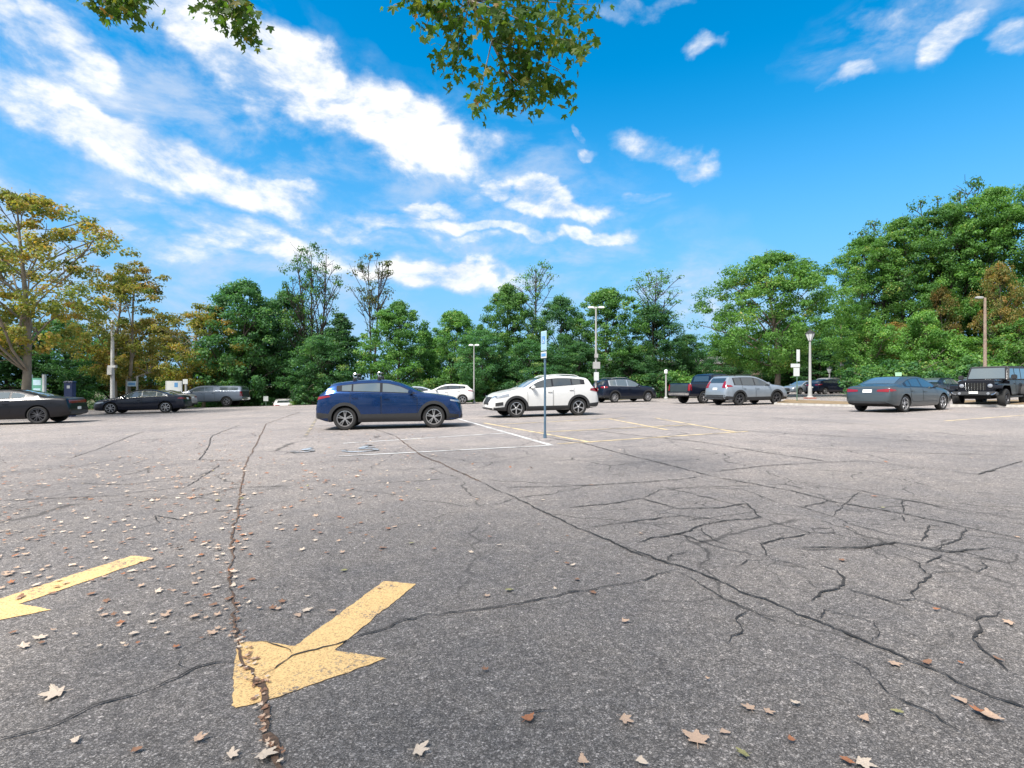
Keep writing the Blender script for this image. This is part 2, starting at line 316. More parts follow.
# cracks, traced as ground polylines (width in metres, 1 = filled with dirt)
P = lambda s: [tuple(float(q) for q in a.split(',')) for a in s.split()]
CR = [
 (.016, 0, P('483,483 526,503 566,523 592,534 629,551 655,559.5')),
 (.017, 0, P('610,541.5 640,553 660,561 690,570 726,584.5 764,599.5 790,610 818,621.7 872,645.4 910,662 946,675 982,693 1024,709 1060,728')),
 (.010, 0, P('674,571 717,595 750,610 764,618 790,626')),
 (.010, 0, P('673,571 643,581 601,588 565,593.5 551,598 511,605 476,611 440,616 425,615 407,620 390,628 369,634 348,641 330,647 309,652 292,657 274,671 256,680')),
 (.009, 0, P('292,657 281,648 262,642.5 246,644')),
 (.013, 0, P('240,661 214,664 190,671 160,685.5 119,700 83,712 53,727 18,736 -20,745')),
 (.009, 0, P('190,671 178,666 183,655')),
 (.020, 1, P('300,412 266,424 256,445 246,463 241,486 237.5,510 232.5,533 233,560 232,600 235,626 238,641 240,661 252,675 259,686 262,706 265,736 275,754 284,772')),
 (.011, 0, P('768,561 790,563 810,569')), (.013, 0, P('814,563 836,571 844,580 839,589 824,592 812,604')), (.008, 0, P('806,580 824,592')),
 (.012, 0, P('844,588 851,590.5 887,601 916,610')), (.013, 0, P('890,602 916,600 940,608 976,621 982,617 998,617 1003,611')),
 (.013, 0, P('976,621 980,629 973,638 982,651 994,660 1024,680')), (.011, 0, P('818,622 824,611 839,608')),
 (.008, 0, P('857,549.5 872,546 896,543')), (.012, 0, P('872,548 884,552 919,564 930,575.6 911,593.5 916,600')), (.011, 0, P('919,564 946,555')),
 (.008, 0, P('930,576 946,572 976,573 988,568 983,559')), (.009, 0, P('790,549 830,550 857,549 896,543 934,550 982,559 1024,564')),
 (.009, 0, P('827,651 854,663 881,685.5 890,696 928,712 958,732 988,745')), (.013, 0, P('664,562 672,555 687,553 697,555')), (.010, 0, P('732,568 747,561 768,561')),
 (.022, 0, P('549,438 582,443 639,458 680,468 713,477')), (.020, 0, P('713,477 791,491 828,501 902,514 965,527.6 1030,541')),
 (.016, 0, P('713,472 764,466 814,463 865,461 915,468 979,474.6 996,470')), (.013, 0, P('979,474 1024,461')),
 (.013, 0, P('790,480 814,486 861,491 902,500 949,508 1024,520')), (.015, 0, P('566,508 606,504.7 642,499 680,509.6 720,508 747,504 761,517.6 727,521 700,526 680,534 652,538 636,544.5')),
 (.013, 0, P('761,518 784,526 811,534 841,532.7')), (.015, 0, P('811,534 781,539 761,544.4 767,558')), (.013, 0, P('781,504 808,509 834,517.6 848,524 895,536 922,541 929,526 960,528')),
 (.011, 0, P('801,508 828,501')), (.013, 0, P('794,548 861,548 895,543 949,553 1000,548')), (.014, 0, P('503,488 553,487 606,484.7 680,479.7 713,475')),
 (.012, 0, P('586,528 639,521 680,516 727,521')), (.012, 0, P('642,499 660,490 700,488 740,489 781,504')), (.012, 0, P('660,535 680,534.6 720,548 767,560')),
 (.024, 1, P('395,436 420,455 450,468 483,483')), (.018, 0, P('360,424 395,436')),
 (.014, 0, P('0,501 66,498 116,496 149,491 186,487 213,470 219,465')), (.012, 0, P('66,483 120,485 166,481 199,476 213,470')),
 (.012, 0, P('133,530 159,523 156,516 179,520 206,513 239,509.6 296,500')), (.012, 0, P('186,501 213,493 239,488 289,486')),
 (.018, 0, P('239,461 199,460 209,446 212,436 240,425')), (.016, 0, P('66,460 96,450 126,438 143,432')), (.013, 0, P('0,512 40,505 66,498')),
 (.026, 0, P('591,430 640,436 700,442 760,452 830,462')), (.026, 0, P('660,425 760,432 900,440 1024,448')), (.03, 0, P('700,414 800,420 940,430')), (.014, 0, P('740,440 800,447 870,452 1024,456')),
 (.010, 0, P('513,713 540,712 565,713')), (.009, 0, P('640,560 664,562')), (.010, 0, P('700,526 712,540 735,548')), (.010, 0, P('901,514 905,522 929,526')), (.010, 0, P('902,500 902,514')),
 (.010, 0, P('965,528 960,540 934,550')), (.009, 0, P('861,491 850,500 834,517')), (.010, 0, P('750,610 735,620 742,634 725,645')), (.008, 0, P('872,645 880,634 874,624 851,616 824,611')),
]
rng = random.Random(7)
def crack_geo():
    V = []; Fc = []; MI = []
    for w, dirt, pts in CR:
        G = [gp(*p) for p in pts]
        G = [g for g in G if g[1] > .3]
        line = []
        for a, b in zip(G[:-1], G[1:]):
            d = math.dist(a, b); n = max(2, int(d/(.018+.004*a[1])))
            nx, ny = -(b[1]-a[1])/max(d, 1e-6), (b[0]-a[0])/max(d, 1e-6)
            off = 0
            for k in range(n):
                t = k/n; off = off*.8 + rng.uniform(-1, 1)*min(.013, d*.08); e = math.sin(math.pi*t)
                line.append((a[0]+(b[0]-a[0])*t+nx*off*(.3+.7*e), a[1]+(b[1]-a[1])*t+ny*off*(.3+.7*e)))
        line.append(G[-1])
        if len(line) < 3: continue
        base = len(V); ww = 0.5
        for i, p in enumerate(line):
            q0 = line[max(0, i-1)]; q1 = line[min(len(line)-1, i+1)]; d = math.dist(q0, q1) or 1e-6
            nx, ny = -(q1[1]-q0[1])/d, (q1[0]-q0[0])/d
            ww = ww*.7 + rng.uniform(.25, 1.2)*.3; e = min(1, (min(i, len(line)-1-i)+.3)/4)
            h = w*.64*(.9+.035*p[1])*ww*e*((1.9 if p[1] < 2.25 else .75) if dirt and p[1] < 4 else 1)*.62
            h *= 1+(.9*min(1, p[1]/4))*abs(q1[0]-q0[0])/d
            for s_ in (-1, 1):
                hh = h*rng.uniform(.35, 1.65); x = p[0]+nx*hh*s_; y = p[1]+ny*hh*s_; V.append((x, y, gz(x, y)+.008))
        for i in range(len(line)-1):
            k = base+2*i; Fc.append((k, k+1, k+3, k+2)); MI.append(2 if dirt and rng.random() < .93 else 1)
    return V, Fc, MI
cv, cfc, cmi = crack_geo()
lv = [(x, y, gz(x, y)) for x, y in LOT]; nl = len(lv)
lotf = [tuple(range(nl))]
# pale kerb faces around the lot's far edge are part of a separate kerb object
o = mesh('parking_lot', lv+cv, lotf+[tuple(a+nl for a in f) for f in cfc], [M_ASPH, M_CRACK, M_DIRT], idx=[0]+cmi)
tag(o, 'cracked grey asphalt of the car park', kind='structure')

def ragged(pts, amp=.0045, step=.018, sd=1):
    r_ = random.Random(sd); out = []
    for a, b in zip(pts, pts[1:]+pts[:1]):
        d = math.dist(a, b); n = max(1, int(d/step)); o_ = 0
        for k in range(n):
            t = k/n; o_ = o_*.6+r_.uniform(-amp, amp); out.append((a[0]+(b[0]-a[0])*t-(b[1]-a[1])/d*o_, a[1]+(b[1]-a[1])*t+(b[0]-a[0])/d*o_))
    return out
def flat(name, pts, m, dz, label=None, close=True):
    o = mesh(name, [(x, y, gz(x, y)+dz) for x, y in pts], [tuple(range(len(pts)))], m); return tag(o, label, kind='structure')
def stripe(name, a, b, w, m, dz=.004, label=None):
    a = Vector(a); b = Vector(b); d = (b-a).normalized(); n = Vector((-d.y, d.x))*w/2
    k = max(1, int((b-a).length/.5)); V = []; r2 = random.Random(int(a.x*100))
    for i in range(k+1):
        p = a+(b-a)*i/k
        for s_ in (-1, 1):
            q = p+n*s_*r2.uniform(.9, 1.1); V.append((q.x, q.y, gz(q.x, q.y)+dz))
    o = mesh(name, V, [(2*i, 2*i+1, 2*i+3, 2*i+2) for i in range(k)], m); return tag(o, label, kind='structure')
# arrows: one template in ground coordinates, used twice
A1 = [(383.7,581.6),(415.5,584.5),(334.7,650.5),(387,659),(262,703),(236,709),(231.6,706),(237.6,643.5),(262,641.5),(294.6,647)]
g1 = [gp(*p) for p in A1]
flat('painted_arrow', ragged(g1[::-1]), M_YEL, .004, 'worn yellow arrow in the foreground with a crack through its head')
e1 = gp(383.7, 581.6); e2 = gp(130.7, 556.3)
g2 = [(x-e1[0]+e2[0], y-e1[1]+e2[1]) for x, y in g1]
flat('painted_arrow', ragged(g2[::-1], sd=2), M_YEL, .004, 'yellow arrow cut by the left edge of the photo')
def pl(name, p, q, w, m, label, dz=.004): return stripe(name, gp(*p), gp(*q), w, m, dz, label)
pl('parking_line', (457, 418.5), (552, 445.5), .11, M_WHT, 'white bay line running away beside the blue sign post')
pl('parking_line', (343, 443.5), (509, 433), .10, M_WHT, 'white line across in front of the blue car, farther one', .006)
pl('parking_line', (338, 456.5), (549, 445.8), .10, M_WHT, 'white line across in front of the blue car, nearer one', .008)
pl('parking_line', (484, 423), (592, 442.5), .11, M_YEL2, 'yellow bay line running away just right of the sign post')
pl('parking_line', (558, 444), (748, 431.5), .10, M_YEL2, 'yellow line across to the right of the sign post', .006)
pl('parking_line', (538, 432.5), (690, 425), .10, M_YEL2, 'faint yellow line across behind the sign post', .008)
pl('parking_line', (500, 424.5), (625, 418), .10, M_YEL2, 'faint yellow line across just in front of the white car', .010)
pl('parking_line', (610, 419), (668, 430), .11, M_YEL2, 'short yellow bay line right of the white car')
pl('parking_line', (655, 418), (735, 432), .11, M_YEL2, 'yellow bay line ending farthest right')
pl('parking_line', (305, 437), (322, 410), .09, paint_mat('nearly_gone_yellow_paint', (.55, .45, .28), .88), 'broken yellow bay line left of the blue car')
pl('parking_line', (945, 421), (1040, 414), .10, M_YEL2, 'pale yellow line at the right edge near the grey sedan')
pl('parking_line', (460, 418), (500, 433), .0, M_WHT, '') if False else None
# accessible bay symbol, worn: a small figure in a wheel
def bay_symbol(cx, cy, s, label):
    mb = MB(); ring = []
    for k in range(15):
        t = R(-200+k*17); ring.append((cx+s*.42*math.cos(t), cy-s*.2+s*.42*math.sin(t)))
    def seg(a, b, w):
        a = Vector(a); b = Vector(b); d = (b-a).normalized(); n = Vector((-d.y, d.x))*w/2
        mb.add([(q.x, q.y, gz(q.x, q.y)+.012+.0001*len(mb.v)) for q in (a-n, a+n, b+n, b-n)], [(0, 1, 2, 3)])
    for a, b in zip(ring[:-1], ring[1:]): seg(a, b, .09)
    seg((cx-s*.1, cy+s*.75), (cx-s*.05, cy+s*.05), .13); seg((cx-.05*s, cy+.1*s), (cx+.3*s, cy+.05*s), .1); seg((cx+.3*s, cy+.1*s), (cx+.5*s, cy-.4*s), .1); seg((cx-.1*s, cy+.4*s), (cx+.25*s, cy+.4*s), .09)
    seg((cx-.2*s, cy+.95*s), (cx+.02*s, cy+.95*s), .2)
    o = mb.build('bay_symbol', M_BLU, smooth=False); tag(o, label, kind='structure')
bay_symbol(*gp(362, 449.5), .75, 'worn blue wheelchair bay symbol in front of the blue car')
bay_symbol(*gp(304, 451), .45, 'worn pale blue paint patch left of the blue car')

# verges (raised islands with kerbs)
def island(name, pts, m, label, h=.12):
    n = len(pts); V = []; Fc = []
    cx = sum(p[0] for p in pts)/n; cy = sum(p[1] for p in pts)/n
    def inset(p, d):
        v = Vector((cx-p[0], cy-p[1])).normalized()*d; return (p[0]+v.x, p[1]+v.y)
    r0 = pts; r1 = [inset(p, .14) for p in pts]
    for x, y in r0: V.append((x, y, gz(x, y)+.004))
    for x, y in r0: V.append((x, y, gz(x, y)+h))
    for x, y in r1: V.append((x, y, gz(x, y)+h))
    for i in range(n):
        j = (i+1) % n; Fc += [(i, j, n+j, n+i), (n+i, n+j, 2*n+j, 2*n+i)]
    k = mesh('kerb', V, Fc, M_KERB); tag(k, 'low concrete kerb round '+label, kind='structure')
    o = mesh(name, [(x, y, gz(x, y)+h+.01) for x, y in r1], [tuple(range(n))], m); tag(o, label, kind='structure')
island('verge', [gp(774, 405), gp(856, 407.2), gp(856, 404), gp(786, 401.2)], M_VERGE, 'leafy verge under the sign beside the silver car')
island('verge', [gp(950, 407), gp(1100, 408), gp(1100, 401.5), gp(960, 402.5)], M_VERGE, 'leaf strewn verge in front of the black off-roader')
# ------------------------------------------------------------------ vehicles
M_TYRE = mat('tyre_rubber', (.018, .018, .018), .85, noise=.2, nscale=40)
M_RIM = mat('alloy_rim', (.55, .55, .56), .28, .85)
M_RIMD = mat('dark_alloy_rim', (.12, .12, .13), .35, .7)
M_BLK = mat('black_plastic', (.022, .023, .025), .55, noise=.15, nscale=15)
M_WELL = mat('wheel_well_black', (.008, .008, .008), .9)
M_SEAM = mat('panel_gap', (.01, .01, .012), .8)
M_TRIM = mat('gloss_trim', (.015, .015, .018), .15)
M_CHR = mat('chrome', (.7, .7, .7), .12, 1.0)
M_LAMP = mat('headlamp_lens', (.34, .36, .39), .08, .35, coat=1)
M_RED = mat('tail_lamp_red', (.20, .006, .012), .15, coat=.6)
M_AMB = mat('amber_lens', (.6, .22, .02), .2)
M_PLATE = mat('licence_plate_white', (.70, .70, .66), .5)
M_REFL = mat('seat_and_cabin', (.05, .05, .055), .8)
def glass_mat():
    m = mat('tinted_car_glass', (.030, .038, .042), .03, coat=1.0, spec=.9); return m
M_GLS = glass_mat()
M_GLSL = mat('light_car_glass', (.10, .13, .145), .04, .2, coat=1.0, spec=.9)
def paint(name, c, metal=.35, rough=.32, coat=.7):
    m = mat(name, c, rough, metal, coat=coat, noise=.04, nscale=3, spec=.35); return m

def prof(pts, s, k=.05):
    """piecewise-linear profile through pts, slightly rounded"""
    x = [p[0] for p in pts]; y = [p[1] for p in pts]
    f = np.linspace(-1, 1, 9); wgt = 1-np.abs(f)*.8
    return float(sum(np.interp(s+a*k, x, y)*w for a, w in zip(f, wgt))/wgt.sum())

class Body:
    def __init__(b, S):
        b.S = S; L = b.L = S['L']; b.W = S['W']; b.hw = S['W']/2
        b.dx = L/2
        ends = S.get('ends', ([(0, .80), (.05, .89), (.15, .95), (.4, .99), (.8, 1)], [(0, .66), (.06, .80), (.18, .90), (.45, .965), (.9, 1)]))
        re, fe = ends
        b.plan = [(s, w) for s, w in re] + [(L-s, w) for s, w in fe[::-1]]
        ss = np.concatenate([[0, .02, .05, .09, .13], np.arange(.18, L-.15, .065), [L-.13, L-.09, L-.05, L-.02, L]])
        b.rings = [b.ring(s) for s in ss]; b.ss = ss
        n = len(b.rings[0]); V = [p for r in b.rings for p in r]; Fc = []
        for i in range(len(ss)-1):
            for k in range(n): Fc.append((i*n+k, i*n+(k+1) % n, (i+1)*n+(k+1) % n, (i+1)*n+k))
        Fc.append(tuple(range(n))[::-1]); Fc.append(tuple((len(ss)-1)*n+k for k in range(n)))
        Fc = [f[::-1] for f in Fc]
        b.V, b.F = V, Fc
        b.bvh = BVHTree.FromPolygons([Vector(v) for v in V], Fc)
    def top(b, s): return prof(b.S['top'], s, b.S.get('k', .05))
    def belt(b, s): return min(prof(b.S['belt'], s), b.top(s)-.03)
    def ring(b, s):
        S = b.S; zt = b.top(s); zl = b.belt(s); w = b.hw*float(np.interp(s, [p[0] for p in b.plan], [p[1] for p in b.plan]))
        zb = min(prof(S['bot'], s), zl-.1); hg = zt-zl
        if 'waist' in S: w *= 1
        c = min(.075, .55*hg); tum = S.get('tum', .36)
        wb = .955*w; wt_ = wb - tum*max(0, hg-.06) - .02
        zm = zb+(zl-zb)*.52
        h = [(0, zb), (.45*w, zb), (.82*w, zb), (.93*w, zb+.03), (.975*w, zb+.10), (.992*w, zb+(zm-zb)*.6), (w, zm), (.998*w, zm+(zl-zm)*.4), (.985*w, zm+(zl-zm)*.72), (.972*w, zl-.035*min(1, (zl-zb)*2)), (wb, zl)]
        rail = zt-c
        for t in (.12, .4, .7, .92): h.append((wb+(wt_-wb)*t - (.012 if hg > .2 else 0), zl+(rail-zl)*t))
        h += [(wt_-.02, rail+.35*c), (wt_-.07, rail+.62*c), (wt_*.78, zt-.2*c), (wt_*.5, zt-.07*c), (wt_*.22, zt-.01*c), (0, zt)]
        x = s-b.dx
        left = [(x, y, z) for y, z in h]; right = [(x, -y, z) for y, z in h[1:-1]][::-1]
        return left+right
    def hit(b, org, d, off):
        loc, nor, i, dist = b.bvh.ray_cast(Vector(org), Vector(d), 10)
        if loc is None: return None
        if nor.dot(Vector(d)) > 0: nor = -nor
        return loc+nor*off
    def proj(b, axis, u, v, off):
        """u,v: side -> (s,z); front/rear -> (y,z); top -> (s,y)"""
        if axis == 'L': o, d, fb = (u-b.dx, 3, v), (0, -1, 0), (u-b.dx, b.hw*.97+off, v)
        elif axis == 'R': o, d, fb = (u-b.dx, -3, v), (0, 1, 0), (u-b.dx, -b.hw*.97-off, v)
        elif axis == 'F': o, d, fb = (6, u, v), (-1, 0, 0), (b.dx-.1, u, v)
        elif axis == 'B': o, d, fb = (-6, u, v), (1, 0, 0), (-b.dx+.1, u, v)
        else: o, d, fb = (u-b.dx, v, 5), (0, 0, -1), (u-b.dx, v, 1)
        return b.hit(o, d, off) or Vector(fb)
    def patch(b, mb, axis, lo, up, off=.006, nu=14, nv=6, mi=0, thick=True):
        """fill between two outlines, lying just proud of the body, with a turned-in rim"""
        def rs(pl_, t):
            u = pl_[0][0]+(pl_[-1][0]-pl_[0][0])*t
            xs = [p[0] for p in pl_]; zs = [p[1] for p in pl_]
            if xs[-1] < xs[0]: xs, zs = xs[::-1], zs[::-1]
            return u, float(np.interp(u, xs, zs))
        G = []
        for i in range(nu+1):
            u0, z0 = rs(lo, i/nu); u1, z1 = rs(up, i/nu)
            G.append([b.proj(axis, u0+(u1-u0)*j/nv, z0+(z1-z0)*j/nv, off) for j in range(nv+1)])
        vs = [p for c in G for p in c]; fs = []
        for i in range(nu):
            for j in range(nv): fs.append((i*(nv+1)+j, i*(nv+1)+j+1, (i+1)*(nv+1)+j+1, (i+1)*(nv+1)+j))
        if thick:
            rim = [(i, 0) for i in range(nu+1)]+[(nu, j) for j in range(1, nv+1)]+[(i, nv) for i in range(nu-1, -1, -1)]+[(0, j) for j in range(nv-1, 0, -1)]
            dv = {'L': (0, -1, 0), 'R': (0, 1, 0), 'F': (-1, 0, 0), 'B': (1, 0, 0), 'T': (0, 0, -1)}[axis]
            k = len(vs); vs += [G[i][j]+Vector(dv)*(off+.006) for i, j in rim]; nr = len(rim)
            for q in range(nr):
                a, c = rim[q], rim[(q+1) % nr]; fs.append((a[0]*(nv+1)+a[1], c[0]*(nv+1)+c[1], k+(q+1) % nr, k+q))
        mb.add(vs, fs, mi); return mb
    def rect(b, mb, axis, u0, u1, v0, v1, off=.006, nu=10, nv=4, mi=0): return b.patch(mb, axis, [(u0, v0), (u1, v0)], [(u0, v1), (u1, v1)], off, nu, nv, mi)

def wheel(root, x, y, r, side, rim_mat=None, spokes=5, w=.225, rr=.68, double=False):
    rim_mat = rim_mat or M_RIM
    Mx = Matrix.Translation((x, y, r)) @ Matrix.Rotation(R(-90 if side > 0 else 90), 4, 'X')   # local +z points outwards
    ri = r*rr; mb = MB()
    mb.lathe([(ri*.96, -w*.5), (r*.93, -w*.5), (r*.99, -w*.36), (r, -w*.1), (r, w*.1), (r*.99, w*.36), (r*.93, w*.48), (r*.84, w*.5), (ri*1.03, w*.46), (ri, w*.40), (ri*.97, w*.1), (ri*.97, -w*.5)], 28, Mx)
    wh = mb.build('wheel', [M_TYRE], root)
    m2 = MB()
    m2.lathe([(.001, w*.12), (ri*.35, w*.1), (ri*.9, 0), (ri*.965, w*.0)], 24, Mx, 1)          # dark inside
    m2.lathe([(ri*.97, w*.10), (ri*.995, w*.42), (ri*.93, w*.43), (ri*.90, w*.22), (ri*.93, w*.08)], 28, Mx, 0)
    m2.lathe([(.001, w*.36), (ri*.12, w*.36), (ri*.17, w*.30), (ri*.17, w*.1)], 12, Mx, 0)
    for k in range(spokes):
        for dd in ((-.16, .16) if double else (0,)):
            a = 2*math.pi*k/spokes+dd+.3
            T = Mx @ Matrix.Rotation(a, 4, 'Z')
            hw_ = ri*(.06 if double else .11)
            m2.box(ri*.10, ri*.94, -hw_, hw_, w*.16, w*.33, b=.004, mi=0, top=(ri*.10, ri*.92, -hw_*.7, hw_*.7), M=T)
    m2.build('rim', [rim_mat, M_WELL], wh)
    return wh

def add_mirror(root, b, s, z, m):
    for sd_ in (1, -1):
        y = b.proj('L' if sd_ > 0 else 'R', s, z-.04, 0).y; x = s-b.dx
        q = MB(); q.box(x-.09, x+.07, y+sd_*.04, y+sd_*.22, z-.03, z+.11, b=.035, top=(x-.08, x+.03, y+sd_*.05, y+sd_*.21)); q.box(x-.03, x+.03, y-sd_*.06, y+sd_*.08, z-.05, z-.01, b=.01, mi=1)
        q.build('wing_mirror', [m, M_BLK], root)

def make_car(S, name, label, cat, loc, head, group=None):
    root = empty(name); tag(root, label, cat, group)
    b = Body(S); L, W, hw = b.L, b.W, b.hw; pm = S['paint']
    wr, wf, r = S['wr'], S['wf'], S['r']
    # body with wheel wells
    me = bpy.data.meshes.new('body'); me.from_pydata([tuple(v) for v in b.V], [], b.F); me.materials.append(pm); me.materials.append(M_WELL)
    body = bpy.data.objects.new('body', me); col.objects.link(body)
    cut = MB(); ra = r+.055
    for ws in (wr, wf):
        for sd_ in (1, -1):
            y0, y1 = sorted((sd_*(hw-.30), sd_*(hw+.3)))
            cut.tube([(ws-b.dx, y0, r), (ws-b.dx, y1, r)], ra, 32)
    bedbox = S.get('bedbox')
    if bedbox: cut.box(bedbox[0]-b.dx, bedbox[1]-b.dx, -hw+.16, hw-.16, bedbox[2], 3)
    co = cut.build('cutter', [pm], smooth=False)
    md = body.modifiers.new('b', 'BOOLEAN'); md.operation = 'DIFFERENCE'; md.object = co; md.solver = 'EXACT'
    bpy.context.view_layer.update(); dg = bpy.context.evaluated_depsgraph_get()
    nm = bpy.data.meshes.new_from_object(body.evaluated_get(dg)); body.modifiers.clear(); body.data = nm; bpy.data.objects.remove(co)
    if len(nm.materials) < 2: nm.materials.append(M_WELL)
    for p in nm.polygons:
        c = p.center; p.material_index = 0; p.use_smooth = True
        for ws in (wr, wf):
            if math.hypot(c.x-(ws-b.dx), c.z-r) < ra+.004 and abs(c.y) < hw-.004*0 and (abs(p.normal.y) < .5 or abs(abs(c.y)-(hw-.30)) < .01): p.material_index = 1
        if p.normal.z < -.6 and c.z < .5: p.material_index = 1
        if bedbox and bedbox[0]-b.dx-.01 < c.x < bedbox[1]-b.dx+.01 and abs(c.y) < hw-.155 and c.z < b.top(.5)-.02 and c.z > bedbox[2]-.01: p.material_index = 1
    nm.set_sharp_from_angle(angle=R(32)); body.parent = root
    sides = ('L', 'R')
    clad = S.get('clad')
    if clad:
        q = MB(); zc = clad
        for sd_ in sides:
            b.patch(q, sd_, [(wr+ra, S['sill']), (wf-ra, S['sill'])], [(wr+ra, zc), (wf-ra, zc)], .014, 10, 3)
            for ws in (wr, wf):
                G = []; n = 22
                for k in range(n+1):
                    a = R(-12+204*k/n)
                    for rad in (ra-.004, ra+.045, ra+.09):
                        G.append(b.proj(sd_, ws+rad*math.cos(a), max(r+rad*math.sin(a), S['sill']+.02), .016))
                q.add(G, [(3*k+j, 3*k+j+1, 3*k+j+4, 3*k+j+3) for k in range(n) for j in range(2)])
        b.rect(q, 'B', -hw*.86, hw*.86, .36, .52, .014, 14, 4); b.rect(q, 'F', -hw*.74, hw*.74, S.get('fz', .26)+.02, .40, .014, 14, 4)
        for sd_ in sides:
            b.patch(q, sd_, [(.06, .37), (wr-ra-.06, .37)], [(.06, .54), (wr-ra-.06, .50)], .014, 8, 3)
            b.patch(q, sd_, [(wf+ra+.06, .30), (L-.12, .30)], [(wf+ra+.06, .44), (L-.12, .40)], .014, 8, 3)
        q.build('cladding', [M_BLK], body)
    # greenhouse: window band, then panes
    g = S['glass']; lo_off = g.get('lo', .035); up_off = g.get('up', .115)
    def zlo(s): return b.belt(s)+lo_off
    def zup(s): return min(b.top(s)-up_off, g.get('cap', 9))
    def band(s0, s1, e, n=16):
        xs = np.linspace(s0, s1, n); return [(x, zlo(x)+e) for x in xs], [(x, max(zlo(x)+e+.01, zup(x)-e)) for x in xs]
    if g.get('band'):
        for sd_ in sides:
            q = MB(); lo, up = band(g['band'][0], g['band'][1], 0, 24); b.patch(q, sd_, lo, up, .005, 30, 5)
            q.build('window_trim', [g.get('trim', M_TRIM)], body)
    for s0, s1 in g['panes']:
        for sd_ in sides:
            q = MB(); lo, up = band(s0, s1, .018); b.patch(q, sd_, lo, up, .010, 16, 6); q.build('side_window', [g.get('mat', M_GLS)], body)
    w0, w1, wy0, wy1 = g['wind']     # windscreen: cowl s, header s, half widths there
    q = MB(); nv = 10; vs = []
    for i in range(11):
        t = i/10; s = w0+(w1-w0)*t; y = wy0+(wy1-wy0)*t
        for j in range(nv+1): vs.append(b.proj('T', s, -y+2*y*j/nv, .008))
    q.add(vs, [(i*(nv+1)+j, i*(nv+1)+j+1, (i+1)*(nv+1)+j+1, (i+1)*(nv+1)+j) for i in range(10) for j in range(nv)]); q.build('windscreen', [g.get('wmat', M_GLSL)], body)
    if 'rear' in g:
        z0, z1, y0, y1 = g['rear']; q = MB(); b.patch(q, 'B', [(-y0, z0), (y0, z0)], [(-y1, z1), (y1, z1)], .008, 12, 6)
        q.build('rear_window', [g.get('rmat', M_GLS)], body)
    if 'rearT' in g:
        s0, s1, y0, y1 = g['rearT']; q = MB(); vs = []
        for i in range(9):
            t = i/8; s = s0+(s1-s0)*t; y = y0+(y1-y0)*t
            for j in range(nv+1): vs.append(b.proj('T', s, -y+2*y*j/nv, .008))
        q.add(vs, [(i*(nv+1)+j, i*(nv+1)+j+1, (i+1)*(nv+1)+j+1, (i+1)*(nv+1)+j) for i in range(8) for j in range(nv)]); q.build('rear_window', [g.get('rmat', M_GLSL)], body)
    # doors
    for s0, s1 in S['doors']:
        for sd_ in sides:
            q = MB(); zb0 = S['sill']+S.get('dz', .16)
            def out(e):
                a, c = s0+e, s1-e
                cutr = (lambda s: max(zb0+e, r+math.sqrt(max(0, (ra+.05+e)**2-(s-wr)**2)) if abs(s-wr) < ra+.05+e else 0))
                xs = np.linspace(a, c, 14); return [(x, cutr(x)) for x in xs], [(x, b.belt(x)+.012-e) for x in xs]
            lo, up = out(0); b.patch(q, sd_, lo, up, .003, 16, 6, 1, False)
            lo, up = out(.011); b.patch(q, sd_, lo, up, .007, 16, 6, 0, False)
            d = q.build('door', [pm, M_SEAM], body)
            h = MB(); zx = S.get('hz', b.belt((s0+s1)/2)-.13); p = b.proj(sd_, s0+.14, zx, 0); sg = 1 if sd_ == 'L' else -1
            h.box(p.x-.09, p.x+.09, p.y+sg*.005, p.y+sg*.04, p.z-.014, p.z+.014, b=.006); h.build('handle', [S.get('hmat', pm)], d)
    # lamps, grille, plates and other patches
    for nm_, m_, axis, lo, up in S['patches']:
        mm = m_
        if axis == 'S':
            for sd_ in sides:
                q = MB(); b.patch(q, sd_, lo, up, .011, 10, 5); q.build(nm_, [mm], body)
        elif axis in ('F2', 'B2'):
            for sg in (1, -1):
                q = MB(); b.patch(q, axis[0], [(u*sg, v) for u, v in lo], [(u*sg, v) for u, v in up], .012, 10, 5); q.build(nm_, [mm], body)
        else:
            q = MB(); b.patch(q, axis, lo, up, .012, 12, 5); q.build(nm_, [mm], body)
    add_mirror(root, b, S['mir'][0], S['mir'][1], S.get('mirmat', pm))
    if S.get('rails'):
        for sg in (1, -1):
            s0, s1 = S['rails']; q = MB(); pts = []
            for t in np.linspace(0, 1, 9):
                s = s0+(s1-s0)*t; y = (b.hw*.955-S.get('tum', .36)*(b.top(s)-b.belt(s)-.06)-.10)*sg; pts.append((s-b.dx, y, b.top(s)+(.035 if 0 < t < 1 else -.02)))
            q.tube(pts, .016, 6); q.build('roof_rail', [S.get('railmat', M_BLK)], body)
    for s_, sg in ((wr, 1), (wr, -1), (wf, 1), (wf, -1)):
        wheel(root, s_-b.dx, sg*(hw-.135), r, sg, S.get('rim', M_RIM), S.get('spokes', 5), S.get('tw', .22), S.get('rr', .68), S.get('double', False))
    place(root, loc, head)
    return root, b
def place(root, loc, head, dz=0):
    x, y = loc; h = R(head); fw = (math.cos(h), math.sin(h)); lf = (-math.sin(h), math.cos(h))
    pitch = -math.atan(SLX*fw[0]+SLY*fw[1]); roll = math.atan(SLX*lf[0]+SLY*lf[1])
    root.location = (x, y, terr(x, y)+.004+dz)
    root.rotation_euler = (Matrix.Rotation(h, 4, 'Z') @ Matrix.Rotation(pitch, 4, 'Y') @ Matrix.Rotation(roll, 4, 'X')).to_euler()

